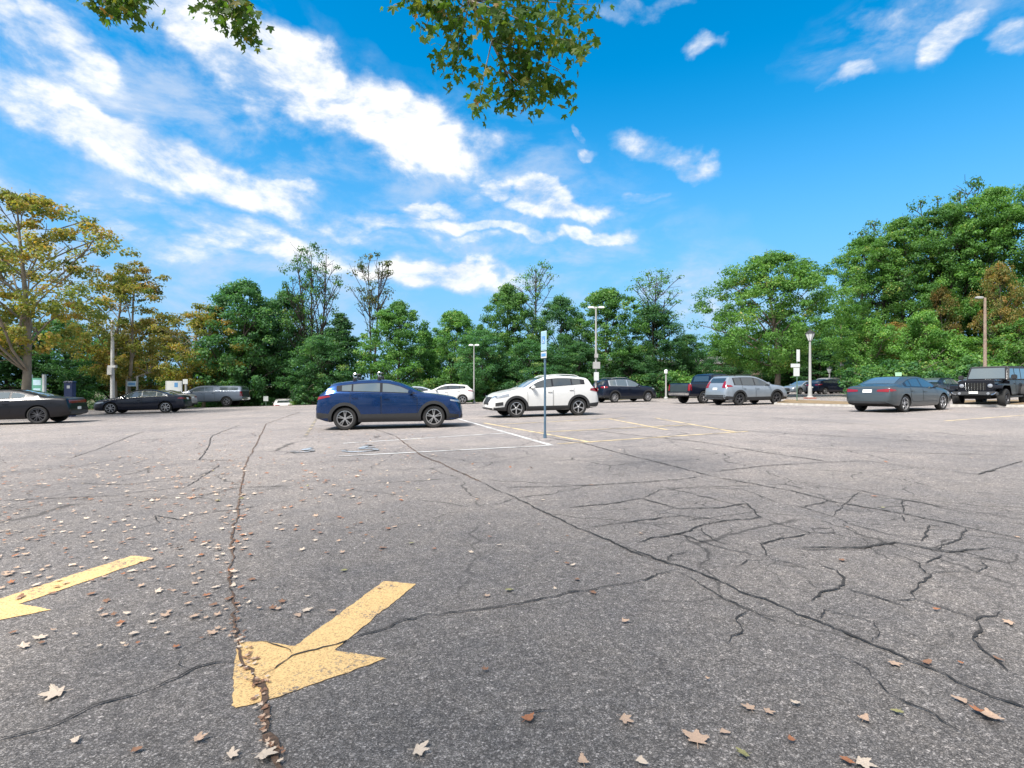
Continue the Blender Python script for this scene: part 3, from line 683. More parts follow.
P_BLUE = paint('dark_blue_metallic_paint', (.006, .034, .125), .7, .26)
P_WHITE = paint('pearl_white_paint', (.60, .60, .59), .0, .3)
P_SILV = paint('silver_blue_paint', (.27, .31, .355), .45)
P_NAVY = paint('navy_black_paint', (.005, .009, .022), .2, .3, .45)
P_BLACK = paint('black_paint', (.003, .003, .006), .0, .3, .3)
P_DGREY = paint('slate_grey_paint', (.060, .078, .088), .5)
P_GREY = paint('grey_blue_paint', (.19, .225, .28), .3)
P_TAN = paint('pale_tan_paint', (.45, .42, .40), .4)
P_RED = paint('dark_red_paint', (.20, .03, .03), .3)

# compact crossover, used for the blue car
S_CROSS = dict(L=4.40, W=1.80, wr=.86, wf=3.515, r=.345, sill=.24,
 top=[(0,.70),(.03,.92),(.07,1.05),(.20,1.15),(.36,1.30),(.46,1.40),(.52,1.435),(.8,1.475),(1.3,1.52),(1.8,1.535),(2.15,1.51),(2.5,1.42),(3.0,1.19),(3.2,1.10),(3.5,1.06),(3.9,1.00),(4.18,.94),(4.31,.86),(4.37,.72),(4.4,.55)],
 belt=[(0,.66),(.08,.98),(.3,1.10),(.6,1.135),(1.2,1.11),(2.0,1.08),(3.1,1.02),(3.6,.98),(4.1,.89),(4.4,.5)],
 bot=[(0,.36),(.3,.26),(.8,.22),(3.6,.20),(4.1,.22),(4.4,.28)], clad=.47, paint=P_BLUE,
 glass=dict(band=(.62,3.02), panes=[(.78,1.06),(1.11,1.90),(1.98,2.84)], wind=(3.14,2.26,.72,.55), rear=(1.17,1.38,.56,.50), trim=M_TRIM, mat=M_GLSL, cap=1.42),
 doors=[(1.02,1.93),(1.95,3.02)], mir=(2.84,1.09), spokes=5, double=True, rim=M_RIM, rr=.70,
 patches=[('tail_lamp', M_RED, 'S', [(.09,.93),(.46,1.01)], [(.10,1.01),(.40,1.055)]), ('tail_lamp', M_RED, 'B2', [(.35,.93),(.72,.91)], [(.35,1.0),(.72,1.0)]),
   ('headlamp', M_LAMP, 'S', [(4.02,.83),(4.28,.77)], [(4.02,.87),(4.28,.83)]), ('headlamp', M_LAMP, 'F2', [(.42,.74),(.64,.76)], [(.42,.80),(.64,.83)]),
   ('grille', M_BLK, 'F', [(-.42,.46),(.42,.46)], [(-.42,.76),(.42,.76)]), ('licence_plate', M_PLATE, 'B', [(-.17,.66),(.17,.66)], [(-.17,.78),(.17,.78)]),
   ('licence_plate', M_PLATE, 'F', [(-.15,.40),(.15,.40)], [(-.15,.50),(.15,.50)])])
blue, bb = make_car(S_CROSS, 'parked_car', 'shiny dark blue crossover with roof bars, nearest whole car, standing left of the sign post', 'car', (-3.83, 17.02), 8)
# roof bars with their clamps
for s_ in (1.12, 1.86):
    q = MB(); z = bb.top(s_); yy = .56
    q.tube([(s_-bb.dx, -yy-.06, z+.02), (s_-bb.dx, -yy, z+.065), (s_-bb.dx, yy, z+.065), (s_-bb.dx, yy+.06, z+.02)], .02, 8)
    for sg in (1, -1): q.box(s_-bb.dx-.05, s_-bb.dx+.05, sg*yy-.05, sg*yy+.05, z-.03, z+.06, b=.012)
    bar = q.build('roof_bar', [M_BLK], blue)
    for sg in (1, -1):
        q = MB(); cx, cz = s_-bb.dx, z+.15; pts = [(cx+.055*math.cos(R(a)), sg*.42, cz+.062*math.sin(R(a))) for a in range(40, 330, 24)]
        q.tube(pts, .021, 7); q.box(cx-.045, cx+.045, sg*.42-.03, sg*.42+.03, z+.06, z+.10, b=.008); q.build('clamp', [M_CHR if sg < 0 else M_BLK], bar)

# three-row looking mid-size SUV, white
S_SUV = dict(L=4.69, W=1.88, wr=.97, wf=3.67, r=.365, sill=.27,
 top=[(0,.66),(.03,.84),(.08,.97),(.16,1.08),(.30,1.24),(.46,1.50),(.52,1.575),(.8,1.62),(1.3,1.665),(1.8,1.68),(2.3,1.645),(2.7,1.53),(3.2,1.26),(3.42,1.16),(3.8,1.09),(4.2,1.0),(4.45,.90),(4.6,.76),(4.69,.60)],
 belt=[(0,.62),(.1,.98),(.4,1.25),(.9,1.245),(1.8,1.19),(3.3,1.10),(3.8,1.05),(4.3,.94),(4.69,.55)],
 bot=[(0,.38),(.3,.30),(.9,.25),(3.7,.24),(4.3,.27),(4.69,.33)], clad=.44, paint=P_WHITE,
 glass=dict(band=(.66,3.14), panes=[(.86,1.22),(1.28,2.06),(2.14,3.0)], wind=(3.32,2.42,.76,.58), rear=(1.30,1.52,.60,.54), trim=M_TRIM, mat=M_GLS, cap=1.56),
 doors=[(1.16,2.09),(2.11,3.20)], mir=(3.0,1.17), rails=(.85,2.35), railmat=P_WHITE, spokes=5, rim=M_RIM, rr=.68, hmat=P_WHITE,
 patches=[('tail_lamp', M_RED, 'S', [(.09,.96),(.46,1.04)], [(.10,1.14),(.42,1.12)]), ('tail_lamp', M_RED, 'B2', [(.45,.96),(.80,.94)], [(.45,1.06),(.80,1.10)]),
   ('headlamp', M_LAMP, 'S', [(3.98,.86),(4.50,.76)], [(3.98,.96),(4.50,.86)]), ('headlamp', M_LAMP, 'F2', [(.42,.76),(.70,.78)], [(.42,.85),(.70,.88)]),
   ('grille', M_BLK, 'F', [(-.36,.52),(.36,.52)], [(-.42,.82),(.42,.82)]), ('fog_lamp_surround', M_BLK, 'S', [(4.22,.50),(4.52,.47)], [(4.22,.63),(4.52,.60)]), ('licence_plate', M_PLATE, 'B', [(-.17,.86),(.17,.86)], [(-.17,.98),(.17,.98)]),
   ('licence_plate', M_PLATE, 'F', [(-.16,.42),(.16,.42)], [(-.16,.52),(.16,.52)])])
make_car(S_SUV, 'parked_car', 'pearl white SUV facing left, standing behind the blue sign post', 'car', (1.19, 22.40), 197)

# silver SUV, boxier tail
S_SILV = dict(S_SUV, glass=dict(band=(.62,3.20), panes=[(.70,1.16),(1.22,2.06),(2.14,3.04)], wind=(3.36,2.50,.76,.58), rear=(1.27,1.54,.60,.54), trim=M_TRIM, mat=M_GLS, cap=1.58), paint=P_SILV, hmat=P_SILV, railmat=M_BLK, clad=.46, rim=M_RIMD, double=True, spokes=5,
 top=[(0,.70),(.03,.90),(.08,1.10),(.16,1.24),(.28,1.42),(.42,1.60),(.5,1.645),(.8,1.67),(1.4,1.69),(2.0,1.68),(2.4,1.62),(2.8,1.47),(3.2,1.26),(3.45,1.17),(3.9,1.11),(4.25,1.05),(4.5,.96),(4.62,.82),(4.69,.62)],
 belt=[(0,.66),(.1,1.0),(.4,1.10),(1.8,1.07),(3.3,1.04),(3.9,1.02),(4.3,.95),(4.69,.57)],
 patches=[('tail_lamp', M_RED, 'S', [(.09,1.02),(.50,1.06)], [(.13,1.16),(.40,1.14)]), ('tail_lamp', M_RED, 'B2', [(.55,1.0),(.80,.98)], [(.55,1.34),(.66,1.36)]),
   ('headlamp', M_LAMP, 'S', [(4.1,.90),(4.54,.84)], [(4.1,.98),(4.54,.92)]), ('grille', M_BLK, 'F', [(-.5,.54),(.5,.54)], [(-.5,.86),(.5,.86)]),
   ('licence_plate', M_PLATE, 'B', [(-.17,.88),(.17,.88)], [(-.17,1.0),(.17,1.0)]), ('bumper_insert', M_BLK, 'B', [(-.8,.54),(.8,.54)], [(-.8,.60),(.8,.60)])])
make_car(S_SILV, 'parked_car', 'silver blue SUV facing right, parked beside the dark pickup', 'car', (13.75, 31.0), 20)

# dark big SUV with upright tail
S_BIG = dict(S_SUV, L=4.82, W=1.94, wf=3.87, wr=.955, r=.375, paint=P_NAVY, hmat=P_NAVY, clad=.44, rim=M_RIM, spokes=10, railmat=M_CHR,
 top=[(0,.72),(.03,.92),(.08,1.12),(.16,1.26),(.28,1.48),(.40,1.66),(.5,1.70),(.8,1.74),(1.5,1.76),(2.2,1.745),(2.5,1.68),(2.9,1.50),(3.25,1.30),(3.45,1.21),(3.9,1.16),(4.4,1.08),(4.65,.98),(4.76,.84),(4.82,.64)],
 belt=[(0,.66),(.1,1.05),(.4,1.16),(1.8,1.12),(3.3,1.08),(3.9,1.06),(4.4,.98),(4.82,.57)],
 bot=[(0,.40),(.3,.32),(.9,.28),(3.9,.28),(4.4,.32),(4.82,.38)],
 glass=dict(band=(.50,3.14), panes=[(.62,1.12),(1.18,2.06),(2.14,3.02)], wind=(3.36,2.5,.78,.62), rear=(1.27,1.60,.62,.56), trim=M_CHR, mat=M_GLSL, cap=1.64),
 patches=[('tail_lamp', M_RED, 'S', [(.09,1.04),(.36,1.06)], [(.13,1.18),(.36,1.16)]), ('tail_lamp', M_RED, 'B2', [(.45,1.06),(.82,1.04)], [(.45,1.16),(.80,1.18)]),
   ('headlamp', M_LAMP, 'S', [(4.3,.92),(4.66,.88)], [(4.3,1.0),(4.66,.96)]), ('licence_plate', M_PLATE, 'B', [(-.17,.86),(.17,.86)], [(-.17,.99),(.17,.99)])])
make_car(S_BIG, 'parked_car', 'dark navy large SUV parked beyond the white SUV, tail to the camera', 'car', (8.3, 39.2), 24)

# four-door saloon
S_SED = dict(L=4.76, W=1.84, wr=.99, wf=3.82, r=.335, sill=.24, k=.06,
 top=[(0,.62),(.03,.82),(.08,.98),(.2,1.045),(.5,1.07),(.72,1.10),(1.1,1.26),(1.5,1.385),(1.9,1.425),(2.3,1.43),(2.65,1.38),(3.0,1.24),(3.35,1.06),(3.5,.99),(3.9,.93),(4.3,.86),(4.6,.76),(4.7,.66),(4.76,.55)],
 belt=[(0,.58),(.1,.93),(.5,.99),(1.2,.97),(2.2,.935),(3.4,.88),(4.0,.82),(4.5,.72),(4.76,.5)],
 bot=[(0,.36),(.3,.26),(.9,.20),(3.9,.20),(4.4,.20),(4.76,.26)], paint=P_DGREY, tum=.42,
 glass=dict(band=(1.0,3.34), panes=[(1.16,1.44),(1.50,2.18),(2.26,3.16)], wind=(3.42,2.62,.74,.54), rearT=(.78,1.50,.60,.48), trim=M_TRIM, mat=M_GLS, up=.10, lo=.03),
 doors=[(1.34,2.21),(2.23,3.30)], mir=(3.14,.98), spokes=5, double=True, rim=M_RIM, rr=.72, hmat=P_DGREY, mirmat=P_DGREY,
 patches=[('tail_lamp', M_RED, 'S', [(.09,.82),(.36,.85)], [(.10,.93),(.30,.90)]), ('tail_lamp', M_RED, 'B2', [(.36,.82),(.78,.80)], [(.36,.89),(.78,.93)]),
   ('headlamp', M_LAMP, 'S', [(4.16,.66),(4.62,.60)], [(4.16,.75),(4.62,.68)]), ('headlamp', M_LAMP, 'F2', [(.38,.58),(.68,.60)], [(.38,.66),(.68,.69)]), ('grille', M_BLK, 'F', [(-.42,.34),(.42,.34)], [(-.42,.66),(.42,.66)]),
   ('licence_plate', M_PLATE, 'B', [(-.17,.78),(.17,.78)], [(-.17,.90),(.17,.90)]), ('rear_valance', M_BLK, 'B', [(-.7,.36),(.7,.36)], [(-.7,.44),(.7,.44)])])
make_car(S_SED, 'parked_car', 'slate grey saloon with red tail lamps, parked left of the black off-roader', 'car', (16.2, 22.1), 27)
S_SED2 = dict(S_SED, paint=P_NAVY, hmat=P_NAVY, mirmat=P_NAVY, glass=dict(S_SED['glass'], mat=M_GLSL, trim=M_CHR), double=False, spokes=7)
make_car(S_SED2, 'parked_car', 'dark saloon facing left at the left edge of the lot beside the white utility pole', 'car', (-22.4, 32.3), 196)

# two-door muscle coupe
S_COUPE = dict(L=5.02, W=1.92, wr=1.08, wf=4.03, r=.365, sill=.24, k=.05,
 top=[(0,.62),(.03,.88),(.07,1.02),(.15,1.075),(.5,1.10),(.85,1.12),(1.3,1.28),(1.75,1.405),(2.1,1.45),(2.5,1.45),(2.75,1.41),(3.1,1.24),(3.4,1.10),(3.55,1.05),(4.2,1.01),(4.7,.95),(4.92,.86),(4.98,.74),(5.02,.6)],
 belt=[(0,.58),(.1,.97),(.6,1.02),(1.5,1.01),(2.0,.98),(3.4,.95),(4.2,.93),(4.8,.86),(5.02,.56)],
 bot=[(0,.36),(.3,.28),(1.1,.22),(4.0,.20),(4.6,.22),(5.02,.28)], paint=P_BLACK, tum=.46,
 ends=([(0, .90), (.05, .95), (.15, .975), (.4, .99), (.8, 1)], [(0, .82), (.06, .90), (.18, .95), (.45, .98), (.9, 1)]),
 glass=dict(band=(1.42,3.30), panes=[(1.55,1.98),(2.06,3.12)], wind=(3.45,2.72,.74,.56), rearT=(.95,1.75,.62,.5), trim=M_TRIM, mat=M_GLSL, up=.11, lo=.075),
 doors=[(2.0,3.35)], mir=(3.1,1.02), spokes=7, double=True, rim=M_RIMD, rr=.76, tw=.26,
 patches=[('tail_lamp', M_RED, 'B', [(-.78,.84),(.78,.84)], [(-.78,.96),(.78,.96)]), ('headlamp', M_LAMP, 'F2', [(.45,.68),(.72,.68)], [(.45,.82),(.72,.82)]), ('grille', M_BLK, 'F', [(-.42,.66),(.42,.66)], [(-.42,.84),(.42,.84)]),
   ('rear_valance', M_BLK, 'B', [(-.8,.38),(.8,.38)], [(-.8,.52),(.8,.52)]), ('licence_plate', M_PLATE, 'B', [(-.16,.56),(.16,.56)], [(-.16,.68),(.16,.68)])])
make_car(S_COUPE, 'parked_car', 'black two-door coupe cut by the left edge of the photo', 'car', (-21.22, 22.3), 198)

# hatchbacks and far cars
def variant(base, p, **k): return dict(base, paint=p, hmat=p, mirmat=p, **k)
S_HATCH = variant(S_CROSS, P_WHITE, clad=None, rails=None, rim=M_RIM, glass=dict(S_CROSS['glass'], mat=M_GLS))
make_car(S_HATCH, 'parked_car', 'small white hatchback peeking out right of the blue crossover', 'car', (-5.1, 40.8), 182)
make_car(variant(S_SED, P_SILV, glass=dict(S_SED['glass'], mat=M_GLS)), 'parked_car', 'pale silver saloon mostly hidden behind the white hatchback', 'car', (-8.1, 43.2), 182)
make_car(variant(S_SED, P_TAN), 'parked_car', 'silver car whose tail shows between the dark saloon and the grey pickup', 'car', (-25.6, 38.3), 190)
w, _ = make_car(S_HATCH, 'parked_car', 'tiny white car far down beyond the left end of the lot', 'car', (-21.2, 49.3), 113)
make_car(variant(S_SED, P_SILV, rim=M_RIM), 'parked_car', 'pale saloon far behind the tall double sign post', 'car', (31.6, 57.5), 200)
make_car(variant(S_HATCH, P_NAVY), 'parked_car', 'dark hatchback far behind the white lantern column', 'car', (33.4, 56.0), 18)
make_car(variant(S_BIG, P_TAN), 'parked_car', 'pale tan SUV far off between the two thin lamp posts', 'car', (39.0, 64.0), 18)
make_car(variant(S_SED, P_RED), 'parked_car', 'dark red car far behind the tail of the grey saloon', 'car', (38.4, 60.0), 20)
make_car(variant(S_SED, P_NAVY, glass=dict(S_SED['glass'], mat=M_GLSL)), 'parked_car', 'dark car just behind the bonnet of the grey saloon', 'car', (28.6, 35.5), 28)
make_car(variant(S_SED, P_SILV), 'parked_car', 'silver car half hidden behind the black off-roader', 'car', (31.3, 35.8), 215)

# pickups
S_PICK = dict(L=5.75, W=2.0, wr=1.20, wf=4.72, r=.40, sill=.38, k=.03, tum=.30, bedbox=(.10,1.86,.80),
 top=[(0,.72),(.02,.95),(.05,1.28),(.10,1.31),(1.86,1.32),(1.92,1.50),(2.0,1.78),(2.15,1.87),(2.8,1.91),(3.3,1.89),(3.55,1.80),(3.9,1.54),(4.15,1.34),(4.3,1.27),(4.9,1.23),(5.4,1.15),(5.62,1.02),(5.75,.75)],
 belt=[(0,.68),(.08,1.25),(1.8,1.28),(2.0,1.26),(4.2,1.18),(4.9,1.14),(5.5,1.0),(5.75,.66)],
 bot=[(0,.50),(.3,.45),(1.2,.42),(4.7,.38),(5.3,.42),(5.75,.46)], paint=P_NAVY,
 ends=([(0, .93), (.04, .975), (.1, .99), (.4, 1), (.8, 1)], [(0, .8), (.06, .88), (.18, .94), (.45, .98), (.9, 1)]),
 glass=dict(band=None, panes=[(2.18,2.82),(2.90,3.86)], wind=(4.2,3.45,.80,.66), rear=(1.40,1.74,.66,.60), mat=M_GLS, lo=.03, up=.12),
 doors=[(2.05,2.85),(2.87,4.0)], mir=(3.84,1.26), spokes=6, rim=M_RIM, rr=.62, tw=.26, dz=.08, hmat=M_CHR,
 patches=[('tail_lamp', M_RED, 'B2', [(.82,.82),(.96,.82)], [(.82,1.22),(.96,1.22)]), ('tail_lamp', M_RED, 'S', [(.09,.84),(.16,.84)], [(.10,1.22),(.16,1.22)]),
   ('headlamp', M_LAMP, 'F2', [(.55,.82),(.80,.82)], [(.55,.98),(.80,.98)]), ('grille', M_CHR, 'F', [(-.5,.70),(.5,.70)], [(-.5,1.0),(.5,1.0)]), ('tailgate', P_DGREY, 'B', [(-.78,.76),(.78,.76)], [(-.78,1.24),(.78,1.24)]), ('bumper', M_CHR, 'B', [(-.9,.54),(.9,.54)], [(-.9,.70),(.9,.70)])])
make_car(S_PICK, 'pickup_truck', 'dark pickup with a grey tailgate and chrome bumper beside the silver SUV', 'pickup', (13.2, 34.9), 25)
S_CAP = dict(S_PICK, bedbox=None, paint=P_GREY, rim=M_RIM,
 top=[(0,.72),(.02,.95),(.05,1.28),(.12,1.55),(.25,1.66),(.9,1.70),(1.84,1.70),(1.9,1.66),(2.0,1.68),(2.15,1.72),(2.8,1.74),(3.3,1.72),(3.55,1.65),(3.9,1.48),(4.15,1.34),(4.3,1.27),(4.9,1.23),(5.4,1.15),(5.62,1.02),(5.75,.75)],
 glass=dict(S_PICK['glass'], panes=[(.34,1.72),(2.22,2.82),(2.90,3.86)], mat=M_GLSL, rear=(1.36,1.66,.66,.60)))
make_car(S_CAP, 'pickup_truck', 'grey blue pickup with a capped bed at the left far edge', 'pickup', (-24.9, 43.6), 188)

# black off-roader with upright grille
def make_jeep(loc, head):
    root = empty('off_road_car'); tag(root, 'black boxy off-roader with slotted grille and roof, cut by the right edge', 'off-road car')
    pm = P_BLACK; L = 4.75; dx = L/2; X = lambda s: s-dx
    q = MB()
    q.box(X(.28), X(3.05), -.78, .78, .52, 1.18, b=.03, top=(X(.28), X(3.05), -.76, .76))
    q.box(X(3.0), X(4.36), -.62, .62, .60, 1.14, b=.04, top=(X(3.0), X(4.32), -.60, .60))
    q.box(X(.5), X(4.4), -.45, .45, .36, .56, b=.02, mi=1)
    body = q.build('body', [pm, M_WELL], root)
    q = MB(); q.box(X(3.02), X(4.34), -.66, .66, 1.12, 1.22, b=.04, top=(X(3.02), X(4.2), -.62, .62)); q.box(X(3.3), X(4.1), -.24, .24, 1.20, 1.245, b=.02); q.build('bonnet', [pm], body)
    q = MB(); q.box(X(4.36), X(4.43), -.66, .66, .66, 1.17, b=.02, top=(X(4.34), X(4.41), -.64, .64)); gr = q.build('grille', [pm], body)
    for k in range(7):
        y = (k-3)*.105; q = MB(); q.box(X(4.41), X(4.442), y-.034, y+.034, .76, 1.08, b=.01); q.build('slot', [M_WELL], gr)
        q = MB(); q.tube([(X(4.437), y-.045, .75), (X(4.437), y-.045, 1.09)], .007, 5); q.build('slot_trim', [M_CHR], gr)
    for sg in (1, -1):
        q = MB(); q.lathe([(.001, .03), (.05, .028), (.085, .01), (.09, -.02)], 20, Matrix.Translation((X(4.44), sg*.50, .95)) @ Matrix.Rotation(R(90), 4, 'Y')); q.build('headlamp', [M_LAMP], body)
        for a, b_ in ((3.82, 1),):
            # front fender: flat top, sloping ends
            q = MB(); pts = [(3.28, .60), (3.36, .88), (3.5, 1.02), (4.25, 1.04), (4.45, .98), (4.48, .90)]
            lo = [(s, z) for s, z in pts]; V = []
            for s, z in pts:
                for yy in (.60, .93):
                    V.append((X(s), sg*yy, z+.0)); V.append((X(s), sg*yy, z-.07))
            fs = []
            for i in range(len(pts)-1):
                k = 4*i; fs += [(k, k+2, k+6, k+4), (k+1, k+5, k+7, k+3), (k+2, k+3, k+7, k+6), (k, k+4, k+5, k+1)]
            fs += [(0, 1, 3, 2), (20, 22, 23, 21)]
            q.add(V, fs); q.build('fender', [pm], body)
        q = MB(); V = []; pts = [(.30, .62), (.36, .90), (.5, 1.0), (1.2, 1.0), (1.38, .88), (1.48, .60)]
        for s, z in pts:
            for yy in (.74, .93): V.append((X(s), sg*yy, z)); V.append((X(s), sg*yy, z-.07))
        fs = []
        for i in range(len(pts)-1):
            k = 4*i; fs += [(k, k+2, k+6, k+4), (k+1, k+5, k+7, k+3), (k+2, k+3, k+7, k+6), (k, k+4, k+5, k+1)]
        fs += [(0, 1, 3, 2), (20, 22, 23, 21)]; q.add(V, fs); q.build('fender', [M_BLK], body)
        q = MB(); q.box(X(1.5), X(3.3), sg*.83-.07, sg*.83+.07, .40, .48, b=.02); q.build('side_step', [M_BLK], body)
        for s0, s1 in ((1.30, 2.14), (2.17, 3.02)):
            q = MB(); y0, y1 = sorted((sg*.775, sg*.80)); q.box(X(s0), X(s1), y0, y1, .56, 1.16, b=.01); d = q.build('door', [pm], body)
            q = MB(); y0, y1 = sorted((sg*.80, sg*.83)); q.box(X(s0+.06), X(s0+.24), y0, y1, 1.0, 1.04, b=.008); q.build('handle', [M_BLK], d)
        for s0, s1, t0, t1 in ((.40, 1.22, .44, 1.22), (1.32, 2.10, 1.32, 2.10), (2.20, 2.92, 2.20, 2.66)):
            q = MB(); V = [(X(s0), sg*.772, 1.24), (X(s1), sg*.772, 1.24), (X(t1), sg*.722, 1.72), (X(t0), sg*.722, 1.72)]; V += [(x, y-sg*.03, z) for x, y, z in V]
            q.add(V, [(0, 1, 2, 3), (7, 6, 5, 4), (0, 4, 5, 1), (1, 5, 6, 2), (2, 6, 7, 3), (3, 7, 4, 0)]); q.build('side_window', [M_GLS], body, smooth=False)
        q = MB(); q.box(X(2.94), X(3.06), sg*.95-.10, sg*.95+.10, 1.22, 1.44, b=.03); q.box(X(2.98), X(3.02), min(sg*.76, sg*.88), max(sg*.76, sg*.88), 1.25, 1.30, b=.005); q.build('wing_mirror', [M_BLK], root)
    q = MB(); q.box(X(.28), X(3.0), -.765, .765, 1.18, 1.84, b=.05, top=(X(.36), X(2.64), -.70, .70)); q.build('hard_top', [M_BLK], body)
    q = MB(); V = []
    for s, z, y in ((3.06, 1.22, .72), (2.72, 1.80, .65)):
        V += [(X(s), -y, z), (X(s), y, z), (X(s)+.045, -y, z+.01), (X(s)+.045, y, z+.01)]
    q.add(V, [(2, 3, 7, 6), (0, 4, 5, 1), (0, 2, 6, 4), (1, 5, 7, 3), (4, 6, 7, 5), (0, 1, 3, 2)]); fr = q.build('windscreen_frame', [pm], body, smooth=False)
    q = MB(); V = []
    for s, z, y in ((3.045, 1.27, .66), (2.76, 1.755, .59)):
        V += [(X(s)+.055, -y, z), (X(s)+.055, y, z)]
    q.add(V, [(0, 1, 3, 2)]); q.build('windscreen', [M_GLSL], fr, smooth=False)
    q = MB(); q.box(X(4.46), X(4.74), -.82, .82, .52, .70, b=.04, top=(X(4.46), X(4.70), -.80, .80)); bp = q.build('front_bumper', [M_BLK], root)
    for sg in (1, -1):
        q = MB(); q.lathe([(.001, .02), (.05, .018), (.06, 0)], 14, Matrix.Translation((X(4.74), sg*.5, .61)) @ Matrix.Rotation(R(90), 4, 'Y')); q.build('fog_lamp', [M_LAMP], bp)
        q = MB(); q.tube([(X(4.75), sg*.62, .56), (X(4.78), sg*.72, .60), (X(4.75), sg*.78, .66)], .02, 7); q.build('tow_hook', [M_CHR], bp)
    q = MB(); q.box(X(4.74), X(4.755), -.16, .16, .60, .71, b=.003); q.build('licence_plate', [M_PLATE], bp)
    q = MB(); q.box(X(.08), X(.26), -.80, .80, .50, .66, b=.03); q.build('rear_bumper', [M_BLK], root)
    sp = MB(); Mx = Matrix.Translation((X(.14), 0, 1.05)) @ Matrix.Rotation(R(-90), 4, 'Y'); sp.lathe([(.001, .10), (.2, .10), (.26, .12), (.36, .13), (.40, .06), (.40, -.06), (.36, -.12), (.001, -.12)], 24, Mx); sp.build('spare_wheel', [M_TYRE], root)
    for s_ in (.90, 3.88):
        for sg in (1, -1): wheel(root, X(s_), sg*.80, .405, sg, M_RIMD, 5, .27, .56)
    place(root, loc, head)
    return root
make_jeep((22.55, 24.9), 213)

# ------------------------------------------------------------------ posts, signs, lamps, buildings
M_POST = mat('galvanised_blue_post', (.10, .17, .24), .5, .5, noise=.15, nscale=20)
M_GPOST = mat('green_steel_post', (.10, .17, .13), .6, .2, noise=.2)
M_WPOLE = mat('white_painted_pole', (.32, .32, .31), .5, noise=.08, nscale=6)
M_CPOLE = mat('pale_concrete_pole', (.45, .45, .44), .8, noise=.15, nscale=4)
M_WOODP = mat('weathered_brown_pole', (.24, .18, .14), .9, noise=.3, nscale=8, bump=.4)
M_SIGNW = mat('sign_white', (.52, .54, .54), .45, noise=.04)
M_SIGNB = mat('sign_blue', (.10, .26, .50), .45)
M_SIGNT = mat('sign_pale_blue', (.42, .58, .66), .45, noise=.1, nscale=9)
M_SIGNG = mat('sign_green', (.10, .30, .22), .5)
M_BOXB = mat('blue_box_paint', (.02, .035, .10), .4, noise=.1)
M_LENS = mat('lamp_glass', (.72, .74, .74), .2, coat=.5)
M_BRICK = mat('red_brick', (.33, .14, .11), .9, noise=.25, nscale=3)
M_STUCCO = mat('pink_stucco', (.50, .36, .30), .9, noise=.1)
M_BEIGE = mat('beige_siding', (.42, .37, .32), .9, noise=.1)
M_ROOF = mat('grey_shingles', (.14, .13, .13), .9, noise=.3, nscale=5)
M_PANE = mat('house_window_glass', (.04, .05, .06), .05, coat=1)
def at(x, y, dz=0): return (x, y, terr(x, y)+dz)

# accessible parking sign post in the foreground, its plates turned almost edge-on
r = empty('sign_post', at(.784, 12.6), R(-68)); tag(r, 'thin blue grey post with two small pale blue plates between the blue and white cars', 'sign post')
q = MB(); q.tube([(0, 0, -.05), (0, 0, 2.5)], .028, 8); q.tube([(0, 0, 0), (0, 0, .10)], .042, 8); q.build('post', [M_POST], r)
q = MB(); q.box(-.15, .15, -.034, -.030, 2.08, 2.54, b=.0); pz = q.build('upper_plate', [M_SIGNT], r)
q = MB(); q.box(-.13, .13, -.040, -.0345, 2.10, 2.52); q.build('plate_face', [mat('sign_face_blue', (.30, .46, .58), .45)], pz)
q = MB(); q.box(-.085, .085, -.044, -.0405, 2.24, 2.42); q.build('blue_emblem_field', [M_SIGNB], pz)
q = MB()     # white wheelchair figure
for k in range(10):
    a0, a1 = R(-200+k*26), R(-200+(k+1)*26); q.tube([(-.01+.042*math.cos(a0), -.0455, 2.295+.042*math.sin(a0)), (-.01+.042*math.cos(a1), -.0455, 2.295+.042*math.sin(a1))], .006, 4)
q.tube([(-.015, -.0455, 2.375), (-.01, -.0455, 2.31), (.035, -.0455, 2.305), (.055, -.0455, 2.265)], .007, 4); q.tube([(-.017, -.0455, 2.392), (-.017, -.0455, 2.402)], .012, 6)
q.build('emblem', [M_SIGNW], pz)
q = MB(); q.box(-.15, .15, -.036, -.030, 1.90, 2.05); pz = q.build('lower_plate', [M_SIGNW], r)
q = MB(); q.box(-.12, .12, -.040, -.0365, 1.94, 2.01); q.build('blue_stripe', [M_SIGNB], pz)

def lamp_pole(name, x, y, h, rad, m, heads, label, arm=.6, hl=.5, boxes=(), cat='lamp post', az0=0):
    r = empty(name, at(x, y), az0); tag(r, label, cat)
    q = MB(); q.tube([(0, 0, -.1), (0, 0, h*.5), (0, 0, h)], [rad, rad*.8, rad*.62], 10); q.lathe([(rad*2, 0), (rad*2, .12), (rad*1.2, .2)], 12); q.build('pole', [m], r)
    for a in heads:
        q = MB(); c, s = math.cos(a), math.sin(a); T = Matrix.Rotation(a, 4, 'Z')
        q.tube([(0, 0, h-.12), (c*arm*.5, s*arm*.5, h+.04), (c*arm, s*arm, h+.05)], .035, 6); am = q.build('arm', [m], r)
        q = MB(); q.box(arm-.06, arm+hl, -.13, .13, h-.03, h+.09, b=.03, M=T, top=(arm, arm+hl-.06, -.09, .09)); hd = q.build('lamp_head', [M_LENS if m is not M_WOODP else M_WPOLE], am)
        q = MB(); q.box(arm+.02, arm+hl-.08, -.10, .10, h-.05, h-.028, b=.005, M=T); q.build('lens', [M_LENS], hd)
    for z, w, hh, mm in boxes:
        q = MB(); q.box(-w/2, w/2, -w/2-.12, -.06, z-hh/2, z+hh/2, b=.02); q.build('pole_box', [mm], r)
    return r
X = lambda px, d: (px-512)/F*d
lamp_pole('lamp_post', X(474, 41), 41, 4.5, .06, M_WPOLE, (0, math.pi), 'slim pale lamp post with twin heads left of the white SUV', .12, .30)
